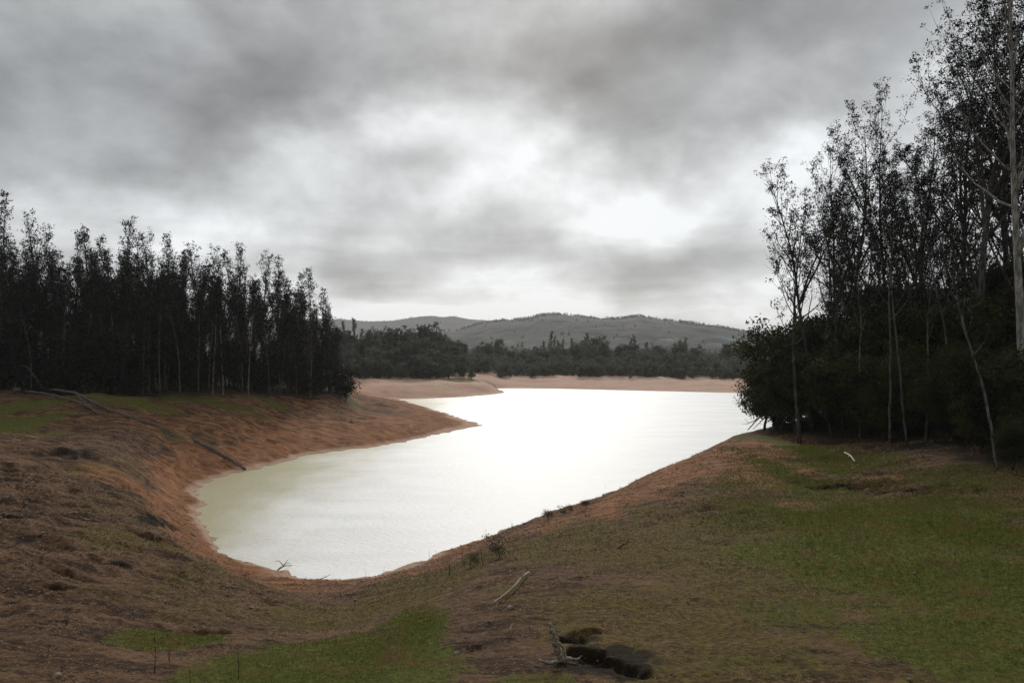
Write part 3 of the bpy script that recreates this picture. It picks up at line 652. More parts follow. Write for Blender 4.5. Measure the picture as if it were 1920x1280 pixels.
for i in range(185):
    row = [0, 0, 1, 2, 3, 4][i % 6]; u = rng.uniform(890, 1440); y = np.interp(u, [880, 960, 1100, 1400], [374, 394, 389, 368]) + row * 20 + rng.uniform(0, 12)
    hs = np.interp(u, [890, 960, 1020, 1060, 1150, 1250, 1400], [1.0, .95, .9, 1.0, 1.0, .95, .85]) * (.42 + .17 * row) * rng.uniform(.85, 1.2)
    if 1005 < u < 1075 and row < 2: far_tree(u, y, hs, 'o', 'olive green bushy tree low in the far beach wood', 'olive trees in the far beach wood')
    else: far_tree(u, y, hs, 'b', L2, 'trees lining the far beach')
for (u, v) in [(1020, 636), (1030, 632), (1042, 630), (1050, 631), (1058, 634), (1072, 637), (1100, 630), (1106, 633), (1128, 640), (1180, 632), (1186, 634), (1210, 641), (1276, 636), (1282, 640), (1368, 648)]:
    y = 500; far_tree(u, y, max(.5, top_h(u, v, y) / 20), 'g', 'thin gum tree standing above the far beach wood', 'thin gums above the far beach wood')

# distant woods that read as one mass
def woods(name, pts, hrange, wid, mat_, seed, per=10, lf=.42):
    rg = np.random.default_rng(seed); V = []; n = len(pts)
    hh = rg.uniform(*hrange, n); C = np.repeat(pts, per, 0)
    f = rg.uniform(.05, 1, n * per); hz = np.repeat(hh, per)
    C = C + np.stack([rg.normal(size=n * per) * wid * (1.15 - f) * hz, rg.normal(size=n * per) * wid * (1.15 - f) * hz, f * hz], -1)
    return leaves_mesh(name, C, hrange[1] * lf, hrange[1] * lf * .7, rg, mat_, 0)
n = 4200
tt = rng.uniform(math.atan(-900 / F), math.atan(700 / F), n); rj = np.where(rng.uniform(size=n) < .9, rng.normal(2570, 60, n), rng.uniform(950, 2500, n)); rj = np.where(rng.uniform(size=n) < .25, rng.normal(4170, 60, n), rj)
pz = hill_h(tt, rj); clus = fbm(rj * np.sin(tt) * .006, rj * np.cos(tt) * .006, 3)
keep = (clus > -.05) | (rj < 1000)
P_ = np.stack([rj * np.sin(tt), rj * np.cos(tt), pz - 1], -1)[keep]
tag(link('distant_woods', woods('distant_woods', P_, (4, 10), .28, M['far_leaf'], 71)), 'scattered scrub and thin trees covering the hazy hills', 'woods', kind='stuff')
n = 3600
uu = rng.uniform(500, 1750, n); yy = np.interp(uu, [640, 880, 960, 1400], [330, 372, 400, 378]) + 12 + rng.uniform(0, 1, n)**1.6 * 480; xx = (uu - 960) / F * yy
P_ = np.stack([xx, yy, hfun(xx, yy) - .5], -1)
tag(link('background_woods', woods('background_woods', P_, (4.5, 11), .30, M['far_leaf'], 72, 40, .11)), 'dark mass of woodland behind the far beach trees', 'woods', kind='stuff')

# ------------------------------------------------------------------ driftwood and fallen trees
def wpt(u, v, lift=.0):
    x, y = ground(u, v); return np.array([x, y, gz(x, y) + lift])
def wood_path(G, pts, r0, r1, k=8, seed=0, knob=.12):
    rg = np.random.default_rng(seed); pts = np.array(pts); n = len(pts)
    t = np.linspace(0, n - 1, max(8, n * 5)); j = np.clip(t.astype(int), 0, n - 2); f = (t - j)[:, None]
    P = pts[j] * (1 - f) + pts[j + 1] * f
    ker = np.array([.25, .5, .25])
    for _ in range(3):
        Q = P.copy(); Q[1:-1] = .25 * P[:-2] + .5 * P[1:-1] + .25 * P[2:]; P = Q
    P[1:-1] += rg.normal(size=(len(P) - 2, 3)) * r0 * .16
    G.tube(P, np.linspace(r0, r1, len(P)) * (1 + knob * rg.normal(size=len(P))), k); return P
def wood_thing(name, label, cat, stems, mat_, loc, limbs=(), limb_name='branch'):
    e = link(name, None); e.location = loc; L0 = np.array(loc)
    G = Geo()
    for q, (pts, r0, r1) in enumerate(stems): wood_path(G, np.array(pts) - L0, r0, r1, seed=q + len(pts), knob=.07)
    link('trunk', G.mesh('trunk', M[mat_]), e)
    for q, (pts, r0, r1) in enumerate(limbs):
        G = Geo(); wood_path(G, np.array(pts) - L0, r0, r1, 6, seed=q + 40, knob=.08)
        link(limb_name, G.mesh(limb_name, M[mat_]), e)
    return tag(e, label, cat)
A = [wpt(82, 737, .9), wpt(140, 750, .8), wpt(200, 771, .7), wpt(250, 783, .6), wpt(300, 800, .5), wpt(325, 818, .3)]
wood_thing('fallen_tree', 'long grey fallen tree lying down the slope from the dark wood', 'fallen tree', [(A, .23, .12)], 'grey_wood', tuple(A[0]),
    [([wpt(48, 737, .5), wpt(95, 748, .5), wpt(150, 765, .4), wpt(190, 775, .3)], .2, .1), ([A[0], A[0] + [-2.2, 0, 3.0], A[0] + [-3.3, 0, 4.2], A[0] + [-4.4, 0, 4.2]], .16, .06), ([wpt(25, 738, .3), wpt(40, 738, .7), A[0] + [-5.5, 0, .2]], .25, .2), ([wpt(28, 738, .4), wpt(30, 735, 1.8)], .14, .05),
     ([wpt(95, 748, .5), wpt(104, 757, .2)], .12, .06), ([A[4], wpt(312, 812, .2), wpt(318, 823, .1)], .12, .05), ([A[4], wpt(322, 812, .4), wpt(338, 826, .1)], .12, .05), ([A[1], wpt(170, 770, .3), wpt(205, 785, .2)], .14, .06)])
B = [wpt(365, 835, .45), wpt(400, 852, .4), wpt(430, 868, .35), wpt(460, 881, .1)]
wood_thing('log', 'straight grey log sloping down to the water below the long fallen tree', 'log', [(B, .3, .2)], 'grey_wood', tuple(B[0]), [([B[0], B[0] + [-.6, 0, .35]], .12, .06)])
C_ = [wpt(924, 1130, .10), wpt(945, 1118, .18), wpt(968, 1104, .20), wpt(977, 1092, .22), wpt(991, 1079, .16)]
wood_thing('driftwood_branch', 'bleached crooked branch lying on the brown soil above the shore', 'branch', [(C_, .042, .062)], 'bleached_wood', tuple(C_[0]), [([C_[3], C_[3] + [.12, .05, .22]], .04, .02)])
s0 = wpt(1054, 1243, .12)
sx = lambda du, dv: s0 + np.array([du / F * s0[1], .25 * du / F * s0[1], -dv / F * s0[1]])
wood_thing('driftwood_stump', 'weathered upright driftwood stump with spreading roots beside the dark hollow', 'stump', [([sx(0, 8), sx(-3, -10), sx(-11, -26), sx(-13, -42), sx(-21, -52), sx(-22, -66)], .105, .045)], 'bleached_wood', tuple(s0),
    [([sx(0, 2), sx(-12, 6), sx(-28, 5), sx(-40, 0), sx(-50, -5)], .065, .015), ([sx(2, 2), sx(14, 1), sx(22, 5), sx(30, 4), sx(38, -1)], .06, .015), ([sx(5, 0), sx(5, -16), sx(-3, -27), sx(-10, -34)], .05, .025), ([sx(-4, 2), sx(-12, -12), sx(-15, -24), sx(-22, -34)], .045, .02), ([sx(4, 4), sx(12, 9), sx(22, 12)], .04, .012), ([sx(-14, -44), sx(-9, -51), sx(-12, -58)], .035, .015)], 'root')
W_ = [wpt(1583, 853, .35), wpt(1593, 861, .25), wpt(1603, 868, .15)]
wood_thing('white_stick', 'short white broken stick lying on the grass before the bank wood', 'stick', [(W_, .06, .05)], 'white_wood', tuple(W_[0]), [([W_[1], W_[1] + [-.12, 0, -.2]], .05, .03)])
W_ = [wpt(1780, 838, .2), wpt(1795, 828, 1.0), wpt(1812, 818, 1.7)]
wood_thing('fallen_branch', 'pale fallen branch propped in the shade under the bank wood', 'branch', [(W_, .05, .03)], 'pale_bark', tuple(W_[0]))
W_ = [wpt(905, 1182, .04), wpt(918, 1181, .05)]
# dead boughs over the water at the end of the bank
y_ = 86.0
def bp(u, v, y=y_): return np.array([(u - 960) / F * y, y, H - y * (v - VH) / F])
wood_thing('dead_bough', 'bare black bough drooping to the waterside at the end of the bank', 'bough', [([bp(1500, 735), bp(1470, 750), bp(1440, 768), bp(1418, 788), bp(1402, 806)], .16, .05)], 'dark_bark', tuple(bp(1500, 735)),
    [([bp(1440, 768), bp(1425, 782), bp(1405, 793), bp(1392, 795)], .07, .02), ([bp(1455, 760), bp(1440, 776), bp(1425, 792), bp(1412, 804)], .08, .03), ([bp(1405, 793), bp(1399, 788), bp(1396, 785)], .03, .012), ([bp(1470, 750), bp(1450, 748), bp(1430, 752), bp(1418, 763), bp(1417, 780)], .06, .015), ([bp(1480, 748), bp(1458, 772), bp(1445, 782)], .07, .03), ([bp(1425, 782), bp(1420, 770)], .03, .012)])
wood_thing('bare_branch', 'thin bare twiggy branch reaching out over the white water', 'branch', [([bp(1450, 736), bp(1430, 744), bp(1415, 751), bp(1395, 756), bp(1372, 756)], .06, .012)], 'dark_bark', tuple(bp(1450, 736)),
    [([bp(1430, 744), bp(1410, 744), bp(1395, 741)], .03, .01), ([bp(1415, 751), bp(1400, 748), bp(1392, 746)], .03, .01), ([bp(1400, 756), bp(1385, 752), bp(1376, 751)], .025, .01), ([bp(1440, 740), bp(1425, 737), bp(1405, 738)], .03, .01)])
W_ = [wpt(520, 1072, .15), wpt(532, 1070, .35), wpt(544, 1066, .3)]
wood_thing('shore_snag', 'small dark tangled snag lying at the near waterline', 'snag', [(W_, .05, .02)], 'twig', tuple(W_[0]), [([W_[1], W_[1] + [.3, .2, .5]], .03, .012), ([W_[1], W_[1] + [-.4, .1, .4], W_[1] + [-.8, .2, .35]], .03, .012), ([W_[2], W_[2] + [.4, .1, -.1], W_[2] + [.5, 0, -.5]], .03, .012), ([W_[0], W_[0] + [.5, .2, .45], W_[0] + [1.0, .2, .5]], .03, .012)])
q0 = np.array([*wl(600, 1086), .0]); q0 = np.array([q0[0], q0[1], .05])
wood_thing('shore_twig', 'thin twig sticking up from the shallow water by the near bank', 'twig', [([q0, q0 + [.4, .1, .12], q0 + [.8, .1, .32]], .03, .012)], 'twig', tuple(q0), [([q0 + [.4, .1, .12], q0 + [.3, .1, .3]], .015, .008)])
for (u1, v1, u2, v2, lab) in [(560, 738, 600, 752, 'thin dark stick lying below the dark wood near the grass strip'), (610, 740, 640, 750, 'fine dark stick on the brown spit below the last tree'), (500, 823, 520, 829, 'short pale stick on the bare slope above the inlet'), (1160, 1024, 1176, 1017, 'short dark stick on the slope above the brow shrubs'), (955, 1185, 962, 1178, 'tiny pale stick beside the weed stalk above the stump')]:
    p1, p2 = wpt(u1, v1, .12), wpt(u2, v2, .12)
    wood_thing('stick', lab, 'stick', [([p1, (p1 + p2) / 2 + [0, 0, .08], p2], .0012 * p1[1], .0007 * p1[1])], 'bleached_wood' if 'pale' in lab else 'twig', tuple(p1))

# ------------------------------------------------------------------ stones
m, T = mat('stone')
tc = T.n('ShaderNodeTexCoord').outputs['Object']; oi = T.n('ShaderNodeObjectInfo')
n1 = T.noise(tc, 3, 5, .65)
c = T.mix(T.ramp(n1, .35, .65), (.10, .07, .05), (.26, .20, .15)); c = T.mix(T.math('MULTIPLY', oi.outputs['Random'], .6), c, (.30, .26, .21))
T.bsdf(c, .9, .2, T.bump(n1, .7, .08)); M['stone'] = m
def rock_mesh(seed):
    rg = np.random.default_rng(seed); nu, nv = 12, 8
    V = [[0, 0, 1]]
    for i in range(1, nv):
        for j in range(nu):
            a, b = PI * i / nv, 2 * PI * j / nu; V.append([math.sin(a) * math.cos(b), math.sin(a) * math.sin(b), math.cos(a)])
    V.append([0, 0, -1]); V = np.array(V)
    for _ in range(9):
        d = unit(rg.normal(size=3)); k = rg.uniform(.45, .8); o = V @ d; V = V - np.maximum(o - k, 0)[:, None] * d
    V = V * np.array([1, rg.uniform(.6, .9), rg.uniform(.45, .7)]) + rg.normal(size=V.shape) * .03
    q = []; t = []
    for j in range(nu):
        t.append([0, 1 + j, 1 + (j + 1) % nu]); t.append([len(V) - 1, 1 + (nv - 2) * nu + (j + 1) % nu, 1 + (nv - 2) * nu + j])
        for i in range(nv - 2): q.append([1 + i * nu + j, 1 + (i + 1) * nu + j, 1 + (i + 1) * nu + (j + 1) % nu, 1 + i * nu + (j + 1) % nu])
    return mk_mesh('stone', V, [np.array(q), np.array(t)], M['stone'])
RK = [rock_mesh(800 + i) for i in range(6)]
def stone(u, v, px, label, group=None):
    x, y = ground(u, v); o = link('stone', RK[int(rng.integers(6))]); s = px / F * y / 2
    o.location = (x, y, gz(x, y) + s * .2); o.scale = (s, s, s); o.rotation_euler = (rng.uniform(-.2, .2), rng.uniform(-.2, .2), rng.uniform(0, 6.28))
    return tag(o, label, 'stone', group)
for (u, v, px, lab) in [(875, 1192, 17, 'grey stone on the brown soil between turf and stump'), (857, 1222, 18, 'brown clod stone at the turf edge beside a weed stalk'), (1107, 1076, 9, 'small white stone on the brown track above the crooked branch'), (1132, 1090, 9, 'small pale stone just beyond the white stone on the track'), (958, 1139, 16, 'pale stone in the gravel patch under the crooked branch'), (975, 1143, 10, 'pale stone at the end of the gravel patch'), (918, 1166, 12, 'flat pale stone below the gravel patch'), (900, 1156, 10, 'pale stone beside the flat one below the gravel patch'),
        (1715, 1071, 9, 'lone pale stone on the open green slope'), (1640, 962, 5, 'tiny white stone high on the green slope'), (58, 1148, 13, 'pale stone beside a weed on the bare slope'), (82, 1157, 6, 'little stone under the weed on the bare slope'), (236, 1015, 6, 'pale stone by the eroded gully'), (105, 1265, 26, 'flat long stone on the bare soil at the near corner'), (182, 1255, 9, 'small stone near the flat long stone'), (3, 1210, 9, 'pale stone at the very edge of the bare slope'), (473, 1141, 13, 'brown stone on the bank above the turf'), (502, 1148, 14, 'larger brown stone at the head of the ditch'), (547, 1113, 10, 'dark stone at the waterside flat'), (572, 1103, 7, 'small stone at the waterside flat'),
        (660, 790, 14, 'dark clod lying on the brown spit'), (1500, 1140, 5, 'speck of pale stone in the olive grass'), (1785, 948, 8, 'flat pale stone near the grassy ledge'), (1703, 1277, 12, 'white stone in the grass at the lower border'), (1600, 878, 11, 'pale stone under the white stick')]:
    stone(u, v, px, lab)
for i in range(60):
    u = rng.uniform(650, 1010); v = np.interp(u, [650, 740, 850, 960, 1010], [1092, 1080, 1040, 993, 975]) + abs(rng.normal()) * 16
    stone(u, v, rng.uniform(4, 11), 'small brown stone in the rubble of the near bank above the water', 'rubble stones of the near bank')
# gravel: uncountable
N_ = 5200
uu = rng.uniform(560, 1050, N_); vv = np.interp(uu, [560, 650, 740, 850, 960, 1050], [1092, 1090, 1075, 1035, 990, 965]) + np.abs(rng.normal(size=N_)) * 20 + 2
tab_y = np.exp(np.linspace(math.log(14), math.log(110), 500))
pts = []
for u_, v_ in zip(uu[:900], vv[:900]):
    x, y = ground(u_, v_, 14, 110); pts.append((x, y))
pts = np.array(pts); pts = np.repeat(pts, 6, 0) + rng.normal(size=(len(pts) * 6, 2)) * .8
ly_ = 16 * np.exp(rng.uniform(0, 1.75, 7000)); ex = ly_ * rng.uniform(-.72, .12, 7000), ly_
pts = np.concatenate([pts, np.stack(ex, -1)])
pts = pts[shore_dist(pts[:, 0], pts[:, 1]) > .3]
pz = hfun(pts[:, 0], pts[:, 1]); gs = rng.uniform(.014, .06, len(pts)) * rng.choice([.7, 1, 1.6], len(pts), p=[.5, .4, .1]) * np.clip(np.hypot(*pts.T) / 45, .5, 1.4)
oct_ = np.array([[1, 0, 0], [0, 1, 0], [-1, 0, 0], [0, -1, 0], [0, 0, .7], [0, 0, -.7]])
of = np.array([[0, 1, 4], [1, 2, 4], [2, 3, 4], [3, 0, 4], [1, 0, 5], [2, 1, 5], [3, 2, 5], [0, 3, 5]])
ang = rng.uniform(0, 6.28, len(pts)); ca, sa_ = np.cos(ang), np.sin(ang)
O = np.repeat(oct_[None], len(pts), 0) * (1 + .35 * rng.normal(size=(len(pts), 6, 1)))
O = np.stack([O[..., 0] * ca[:, None] - O[..., 1] * sa_[:, None], O[..., 0] * sa_[:, None] + O[..., 1] * ca[:, None], O[..., 2]], -1) * gs[:, None, None]
V = (O + np.stack([pts[:, 0], pts[:, 1], pz + gs * .2], -1)[:, None, :]).reshape(-1, 3)
Fq = (of[None] + 6 * np.arange(len(pts))[:, None, None]).reshape(-1, 3)
tag(link('gravel', mk_mesh('gravel', V, Fq, M['stone'])), 'loose brown gravel scattered along the near bank', 'gravel', kind='stuff')

# ------------------------------------------------------------------ dead weed stalks
def weed_mesh(seed, bushy):
    rg = np.random.default_rng(seed); G = Geo()
    for q in range(1 if not bushy else 5):
        d = [rg.normal() * (.06 if not bushy else .3), rg.normal() * (.06 if not bushy else .3), 1]
        P = curve_path([0, 0, -.05], d, 1.05, 5, .1, rg, .05); G.tube(P, np.linspace(.022, .007, 6) * (1 if not bushy else .7), 4)
        for k in range(5 if not bushy else 3):
            j = int(rg.integers(2, 5)); tw = curve_path(P[j], [rg.normal(), rg.normal(), .9], rg.uniform(.1, .25), 2, .4, rg, .1); G.tube(tw, [.008, .006, .004], 3)
    return G.mesh('weed_stalk', M['twig'])
WD = [weed_mesh(900 + i, i > 3) for i in range(7)]
wl_ = [(290, 1250, 95, 0), (318, 1232, 32, 1), (447, 1262, 78, 0), (415, 1203, 40, 0), (372, 1207, 28, 0), (480, 1208, 25, 0), (125, 1168, 52, 1), (90, 1226, 34, 1), (250, 1154, 42, 0), (100, 1137, 26, 0), (905, 1060, 46, 1), (870, 1062, 40, 1), (843, 1085, 42, 1), (902, 1100, 40, 0), (955, 1187, 40, 0), (992, 1176, 30, 0), (1157, 1130, 34, 0), (862, 1222, 26, 0), (970, 1060, 18, 1), (1030, 1030, 40, 0),
       (720, 1074, 16, 0), (805, 1050, 24, 0), (817, 1047, 20, 0), (686, 1082, 14, 0), (1135, 921, 18, 0), (1013, 1004, 16, 1), (1290, 897, 14, 0), (1818, 1020, 36, 0), (1327, 1120, 18, 0), (1512, 1125, 18, 0), (960, 990, 16, 1), (880, 1030, 20, 1), (800, 1090, 26, 1), (1720, 950, 12, 0), (1380, 815, 14, 0), (620, 1235, 20, 1), (355, 1270, 40, 1), (560, 1245, 20, 0), (630, 1205, 22, 1), (60, 1080, 30, 1)]
for i, (u, v, px, kd) in enumerate(wl_):
    x, y = ground(u, v); o = link('weed_stalk', WD[4 + i % 3] if kd else WD[i % 4]); s = px / F * y * .9
    o.location = (x, y, gz(x, y)); o.scale = (s * .55, s * .55, s * .9); o.rotation_euler[2] = rng.uniform(0, 6.28)
    lab = {0: 'tall dead weed stalk rising from the near turf patch', 2: 'tall thin dead stalk in the green turf at the lower border', 6: 'many stemmed dead weed on the bare brown slope', 10: 'bushy dead weed at the top of the weed cluster by the crooked branch', 16: 'single dead stalk in olive grass beyond the brown track', 14: 'dead stalk standing alone above the driftwood stump', 27: 'thin dead stalk on the wide green slope'}.get(i)
    tag(o, lab or 'small dark dead weed stalk sticking up from the bank', 'weed', None if lab else 'dead weed stalks on the banks')
# small scrub on the brow of the bank
SB = [bush_tree(940 + i, 1.5, 1.9, .1, 60, 26, .16, (.11, .05), mat_l='weed_leaf', mat_b='twig', limbs=8, r0=.02) for i in range(3)]
for i, (u, v, px) in enumerate([(1028, 973, 34), (1058, 963, 26), (1068, 958, 22), (1098, 951, 28), (935, 1045, 60), (885, 1063, 40), (1650, 895, 26)]):
    x, y = ground(u, v + (5 if i < 4 else 0)); s = px / F * y / 2.2
    place('scrub_bush', 'SB%d' % (i % 3), SB[i % 3], x, y, {4: 'pale wispy scrub bush on the slope below the brow', 5: 'olive scrub bush among the dead weeds above the shore', 6: 'dark tuft of scrub on the grassy ledge'}.get(i, 'dry grey scrub bush on the brow of the near bank'), 'bush', group=None if i > 3 else 'scrub bushes on the brow', s=s)

# ------------------------------------------------------------------ turf: uncountable blades
m, T = mat('grass_blade')
pos = T.n('ShaderNodeNewGeometry').outputs['Position']
n1 = T.noise(pos, .7, 5, .65, .3); n2 = T.noise(pos, 6, 3, .6)
c = T.mix(T.ramp(n2, .3, .7), (.050, .061, .010), (.140, .155, .031)); c = T.mix(T.math('MULTIPLY', T.ramp(n1, .46, .64), .85), c, (.14, .098, .035))
bb = T.bsdf(c, .85, .15); tl = T.n('ShaderNodeBsdfTranslucent'); T.l(c, tl.inputs[0]); ms = T.n('ShaderNodeMixShader'); ms.inputs[0].default_value = .45
T.l(bb.outputs[0], ms.inputs[1]); T.l(tl.outputs[0], ms.inputs[2]); T.l(ms.outputs[0], [q for q in m.node_tree.nodes if q.type == 'OUTPUT_MATERIAL'][0].inputs[0]); M['blade'] = m
sel = np.nonzero((R < 75) & (R > 14) & (Y > 0) & (np.maximum(grass, olive * .45) > .08))[0]
area = R[sel]**2; pr = np.maximum(grass, .4 * olive)[sel]**2.2 * area; pr /= pr.sum()
NB = 130000
ch = rng.choice(sel, NB, p=pr)
bx = X[ch] + rng.normal(size=NB) * .004 * R[ch]; by = Y[ch] + rng.normal(size=NB) * .006 * R[ch]
cl = fbm(bx * .8, by * .8, 3); okb = cl > -.9; bx, by, ch = bx[okb], by[okb], ch[okb]; NB = len(bx)
bz = hfun(bx, by); hgt = rng.uniform(.025, .075, NB) * np.clip(R[ch] / 25, .8, 2.2); wd_b = hgt * .28
az = rng.uniform(0, 6.28, NB); lx, ly = np.cos(az), np.sin(az); la = rng.uniform(0, 6.28, NB); lr = hgt * rng.uniform(.2, .9, NB)
Bm = np.stack([bx, by, bz - .01], -1)
V = np.stack([Bm + np.stack([lx, ly, 0 * lx], -1) * wd_b[:, None], Bm - np.stack([lx, ly, 0 * lx], -1) * wd_b[:, None], Bm + np.stack([np.cos(la) * lr, np.sin(la) * lr, hgt], -1)], 1).reshape(-1, 3)
tag(link('grass', mk_mesh('grass', V, np.arange(NB * 3).reshape(NB, 3), m)), 'short patchy turf growing over the near slopes', 'grass', kind='stuff')

# dry litter: uncountable straws and dead leaves over the bare slopes
m, T = mat('dry_straw')
pos = T.n('ShaderNodeNewGeometry').outputs['Position']
c = T.mix(T.ramp(T.noise(pos, 5, 3, .6), .35, .65), (.07, .038, .018), (.27, .175, .095)); T.bsdf(c, .9, .1); M['straw'] = m
sel = np.nonzero((R < 85) & (R > 14) & (Y > 0) & (D > 2) & (grass < .5))[0]
cl = fbm(X[sel] * .5, Y[sel] * .5, 4); pr = np.clip(cl + .35, .02, 1)**2 * np.where(orange[sel] > .6, .35, 1) * R[sel]**1.8 * np.where(dark[sel] > .4, .2, 1); pr /= pr.sum(); NS = 90000
ch = rng.choice(sel, NS, p=pr); bx = X[ch] + rng.normal(size=NS) * .004 * R[ch]; by = Y[ch] + rng.normal(size=NS) * .006 * R[ch]; bz = hfun(bx, by)
ln_ = rng.uniform(.05, .17, NS) * np.clip(R[ch] / 28, .8, 2.4); an = rng.uniform(0, 6.28, NS); up_ = ln_ * np.abs(rng.normal(size=NS)) * .28
dv = np.stack([np.cos(an) * ln_, np.sin(an) * ln_, up_], -1); pv_ = np.stack([-np.sin(an), np.cos(an), rng.uniform(-.5, .5, NS)], -1) * (ln_ * .13)[:, None]
B0 = np.stack([bx, by, bz + .008], -1)
tag(link('litter', mk_mesh('litter', np.stack([B0 - pv_, B0 + pv_, B0 + dv], 1).reshape(-1, 3), np.arange(NS * 3).reshape(NS, 3), M['straw'])), 'dry straw and leaf litter strewn over the bare slopes', 'litter', kind='stuff')

# ------------------------------------------------------------------ haze
m = bpy.data.materials.new('haze_air'); m.use_nodes = True; t = m.node_tree; t.nodes.clear()
pv = t.nodes.new('ShaderNodeVolumePrincipled'); o = t.nodes.new('ShaderNodeOutputMaterial'); t.links.new(pv.outputs[0], o.inputs['Volume'])
pv.inputs['Color'].default_value = (.96, .96, .97, 1); pv.inputs['Density'].default_value = .00008; pv.inputs['Anisotropy'].default_value = .2; pv.inputs['Density Attribute'].default_value = ''
try: m.cycles.homogeneous_volume = True
except Exception: pass
b0, b1, zz0, zz1 = -9600, 9600, -6, 250
V = [[x, y, z] for x in (b0, b1) for y in (b0, b1) for z in (zz0, zz1)]
Fq = np.array([[0, 1, 3, 2], [4, 6, 7, 5], [0, 4, 5, 1], [2, 3, 7, 6], [0, 2, 6, 4], [1, 5, 7, 3]])
hz = tag(link('haze', mk_mesh('haze', V, Fq, m)), kind='stuff')
tag(hz, 'thin pale haze filling the air over lake and hills', 'haze')

# ------------------------------------------------------------------ sky
SUN_EL, SUN_AZ = math.radians(27), math.radians(2)
w = bpy.data.worlds.new('World'); sc.world = w; w.use_nodes = True
t = w.node_tree; t.nodes.clear(); T = Nodes(t)
tcg = T.n('ShaderNodeTexCoord').outputs['Generated']
nrm = T.n('ShaderNodeVectorMath', operation='NORMALIZE'); T.l(tcg, nrm.inputs[0]); dirv = nrm.outputs[0]
sky = T.n('ShaderNodeTexSky', sky_type='NISHITA', sun_disc=False, sun_elevation=SUN_EL, sun_rotation=SUN_AZ)
samp = [(100, 40, 150), (300, 60, 148), (480, 40, 150), (300, 200, 124), (430, 200, 122), (150, 210, 138), (600, 180, 132), (700, 90, 150), (850, 150, 172), (930, 170, 178), (1150, 170, 116), (1010, 110, 132), (1000, 10, 165), (1100, 10, 172), (1250, 60, 130), (1400, 50, 124), (1350, 160, 140), (1550, 130, 158), (1700, 200, 190), (1650, 60, 160), (1850, 100, 195),
        (770, 235, 214), (600, 300, 205), (870, 260, 205), (980, 290, 228), (1200, 370, 232), (1100, 340, 222), (1300, 290, 186), (1450, 300, 236), (1500, 230, 188), (380, 440, 244), (720, 330, 168), (700, 400, 185), (150, 330, 140), (330, 300, 150), (450, 260, 160), (60, 400, 190), (200, 400, 195), (480, 350, 190), (560, 480, 165), (650, 510, 145), (760, 515, 160),
        (860, 400, 215), (950, 490, 172), (1020, 430, 200), (1200, 485, 155), (1320, 470, 165), (800, 570, 212), (1050, 555, 222), (1250, 565, 205), (1400, 400, 195), (1400, 540, 210), (700, 580, 214), (950, 560, 226), (480, 430, 210), (880, 480, 175), (1100, 420, 228), (1000, 380, 222), (900, 330, 218), (1080, 300, 215), (1300, 350, 225), (1600, 400, 225), (1800, 400, 230), (1180, 270, 160), (1020, 220, 160), (540, 110, 138), (780, 30, 158), (-100, 100, 140), (-100, 400, 180), (2050, 100, 190), (2050, 400, 220), (500, -120, 140), (960, -150, 150), (1500, -120, 150), (30, 250, 135), (640, 620, 215), (1000, 640, 215), (1400, 640, 215)]
lin = lambda s: (s / 255 / 12.92) if s / 255 < .04 else ((s / 255 + .055) / 1.055)**2.4
SZ = 1.7
def sdir(u, v):
    d = unit(np.array([(u - 960) / F, 1, (VH - v) / F])); return d * np.array([1, 1, SZ])
pd = np.array([sdir(u, v) for u, v, s in samp]); val = np.array([lin(s) for u, v, s in samp])
BASE = .42; SIG = .10
Kmat = np.exp(-((pd[:, None] - pd[None])**2).sum(-1) / SIG**2)
wts = np.linalg.solve(Kmat + .012 * np.eye(len(pd)), val - BASE)
# billow the lookup so that the cloud edges curl
bil = T.n('ShaderNodeVectorMath', operation='MULTIPLY_ADD')
nz = T.noise(T.mapping(dirv, (1, 1, 1.5)), 4.2, 4, .55, .0, col=True)
sb_ = T.n('ShaderNodeVectorMath', operation='SUBTRACT'); T.l(nz, sb_.inputs[0]); sb_.inputs[1].default_value = (.5, .5, .5)
T.l(sb_.outputs[0], bil.inputs[0]); bil.inputs[1].default_value = (.26, .26, .17); T.l(dirv, bil.inputs[2])
wv = T.mapping(bil.outputs[0], (1, 1, SZ))
acc = None
for p, a_ in zip(pd, wts):
    ds = T.n('ShaderNodeVectorMath', operation='DISTANCE'); T.l(wv, ds.inputs[0]); ds.inputs[1].default_value = tuple(p)
    q = T.math('MULTIPLY', ds.outputs['Value'], ds.outputs['Value']); q = T.math('POWER', math.exp(-1 / SIG**2), q)
    acc = T.math('MULTIPLY_ADD', q, float(a_), acc if acc is not None else BASE)
det = T.noise(T.mapping(dirv, (1, 1, 1.5)), 6.5, 8, .60, .15)
puff = T.math('ABSOLUTE', T.math('MULTIPLY', T.math('SUBTRACT', T.noise(T.mapping(dirv, (1, 1, 1.6)), 4.6, 6, .55, .2), .5), 2.0)); det2 = T.ramp(puff, .0, .45)
mulf = T.math('ADD', .60, T.math('ADD', T.math('MULTIPLY', T.ramp(det, .30, .70), .27), T.math('MULTIPLY', det2, .20)))
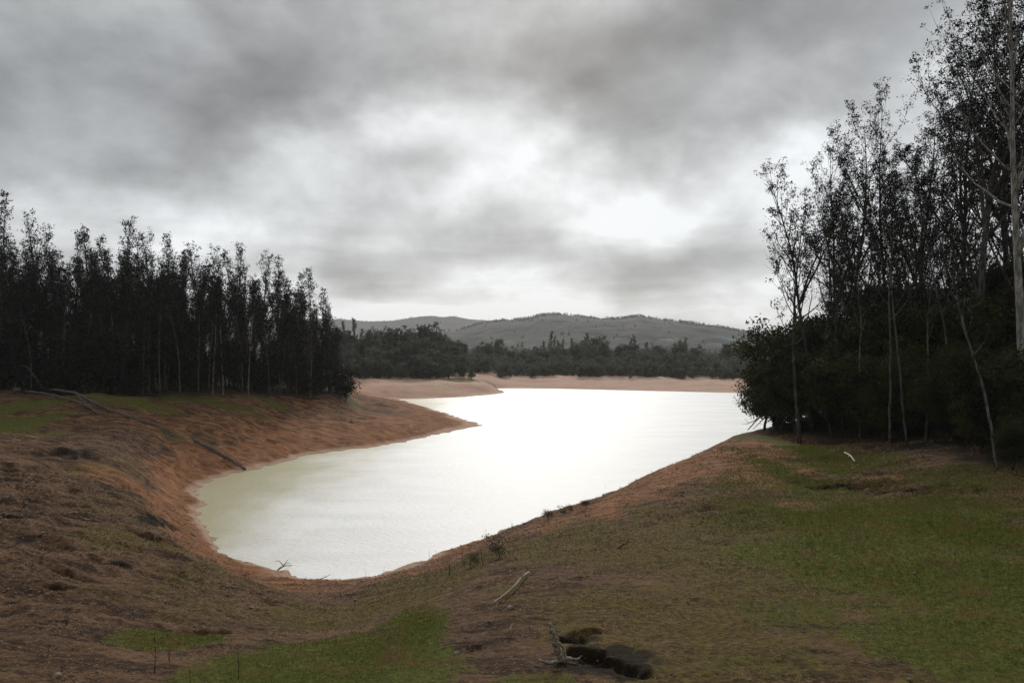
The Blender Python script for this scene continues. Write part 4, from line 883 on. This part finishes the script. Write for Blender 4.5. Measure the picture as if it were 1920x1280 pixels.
szs = T.n('ShaderNodeSeparateXYZ'); T.l(dirv, szs.inputs[0])
band = T.noise(T.mapping(dirv, (1.2, 1.2, 8.5)), 3.2, 6, .55, .3)
bandf = T.math('MULTIPLY_ADD', T.math('MULTIPLY', T.math('SUBTRACT', T.ramp(band, .34, .66), .45), .36), T.ramp(szs.outputs[2], .24, .06), 1.0)
mulf = T.math('MULTIPLY', mulf, bandf)
acc = T.math('MULTIPLY', acc, mulf)
acc = T.math('MAXIMUM', T.math('MINIMUM', acc, .585), .06)
grey = T.n('ShaderNodeCombineColor')
for i, k in enumerate((.965, .995, 1.015)): T.l(T.math('MULTIPLY', acc, k * 10), grey.inputs[i])
fin = T.mix(.97, sky.outputs[0], grey.outputs[0])
bg = T.n('ShaderNodeBackground'); T.l(fin, bg.inputs[0]); bg.inputs[1].default_value = .1
o = T.n('ShaderNodeOutputWorld'); T.l(bg.outputs[0], o.inputs[0])
try: w.cycles.sampling_method = 'MANUAL'; w.cycles.sample_map_resolution = 512
except Exception: pass

ld = bpy.data.lights.new('sun', 'SUN'); ld.energy = 1.5; ld.angle = math.radians(14); ld.color = (1, .96, .90)
lo = link('sun', ld)
sd = Vector((math.cos(SUN_EL) * math.sin(SUN_AZ), math.cos(SUN_EL) * math.cos(SUN_AZ), math.sin(SUN_EL)))
lo.rotation_euler = (-sd).to_track_quat('-Z', 'Y').to_euler(); lo.location = (0, 0, 300)

# ------------------------------------------------------------------ camera and output
cd = bpy.data.cameras.new('camera'); cd.lens = 26; cd.sensor_width = 36; cd.clip_end = 40000; cd.clip_start = .1
cd.shift_y = 15 / 1920
co = link('camera', cd); co.location = (0, 0, H); co.rotation_euler = (PI / 2, 0, 0)
sc.camera = co
sc.view_settings.view_transform = 'Standard'; sc.view_settings.look = 'None'; sc.view_settings.exposure = .7; sc.view_settings.gamma = 1
sc.cycles.max_bounces = 4; sc.cycles.diffuse_bounces = 2; sc.cycles.glossy_bounces = 2; sc.cycles.volume_bounces = 1; sc.cycles.transparent_max_bounces = 4
sc.cycles.use_denoising = True
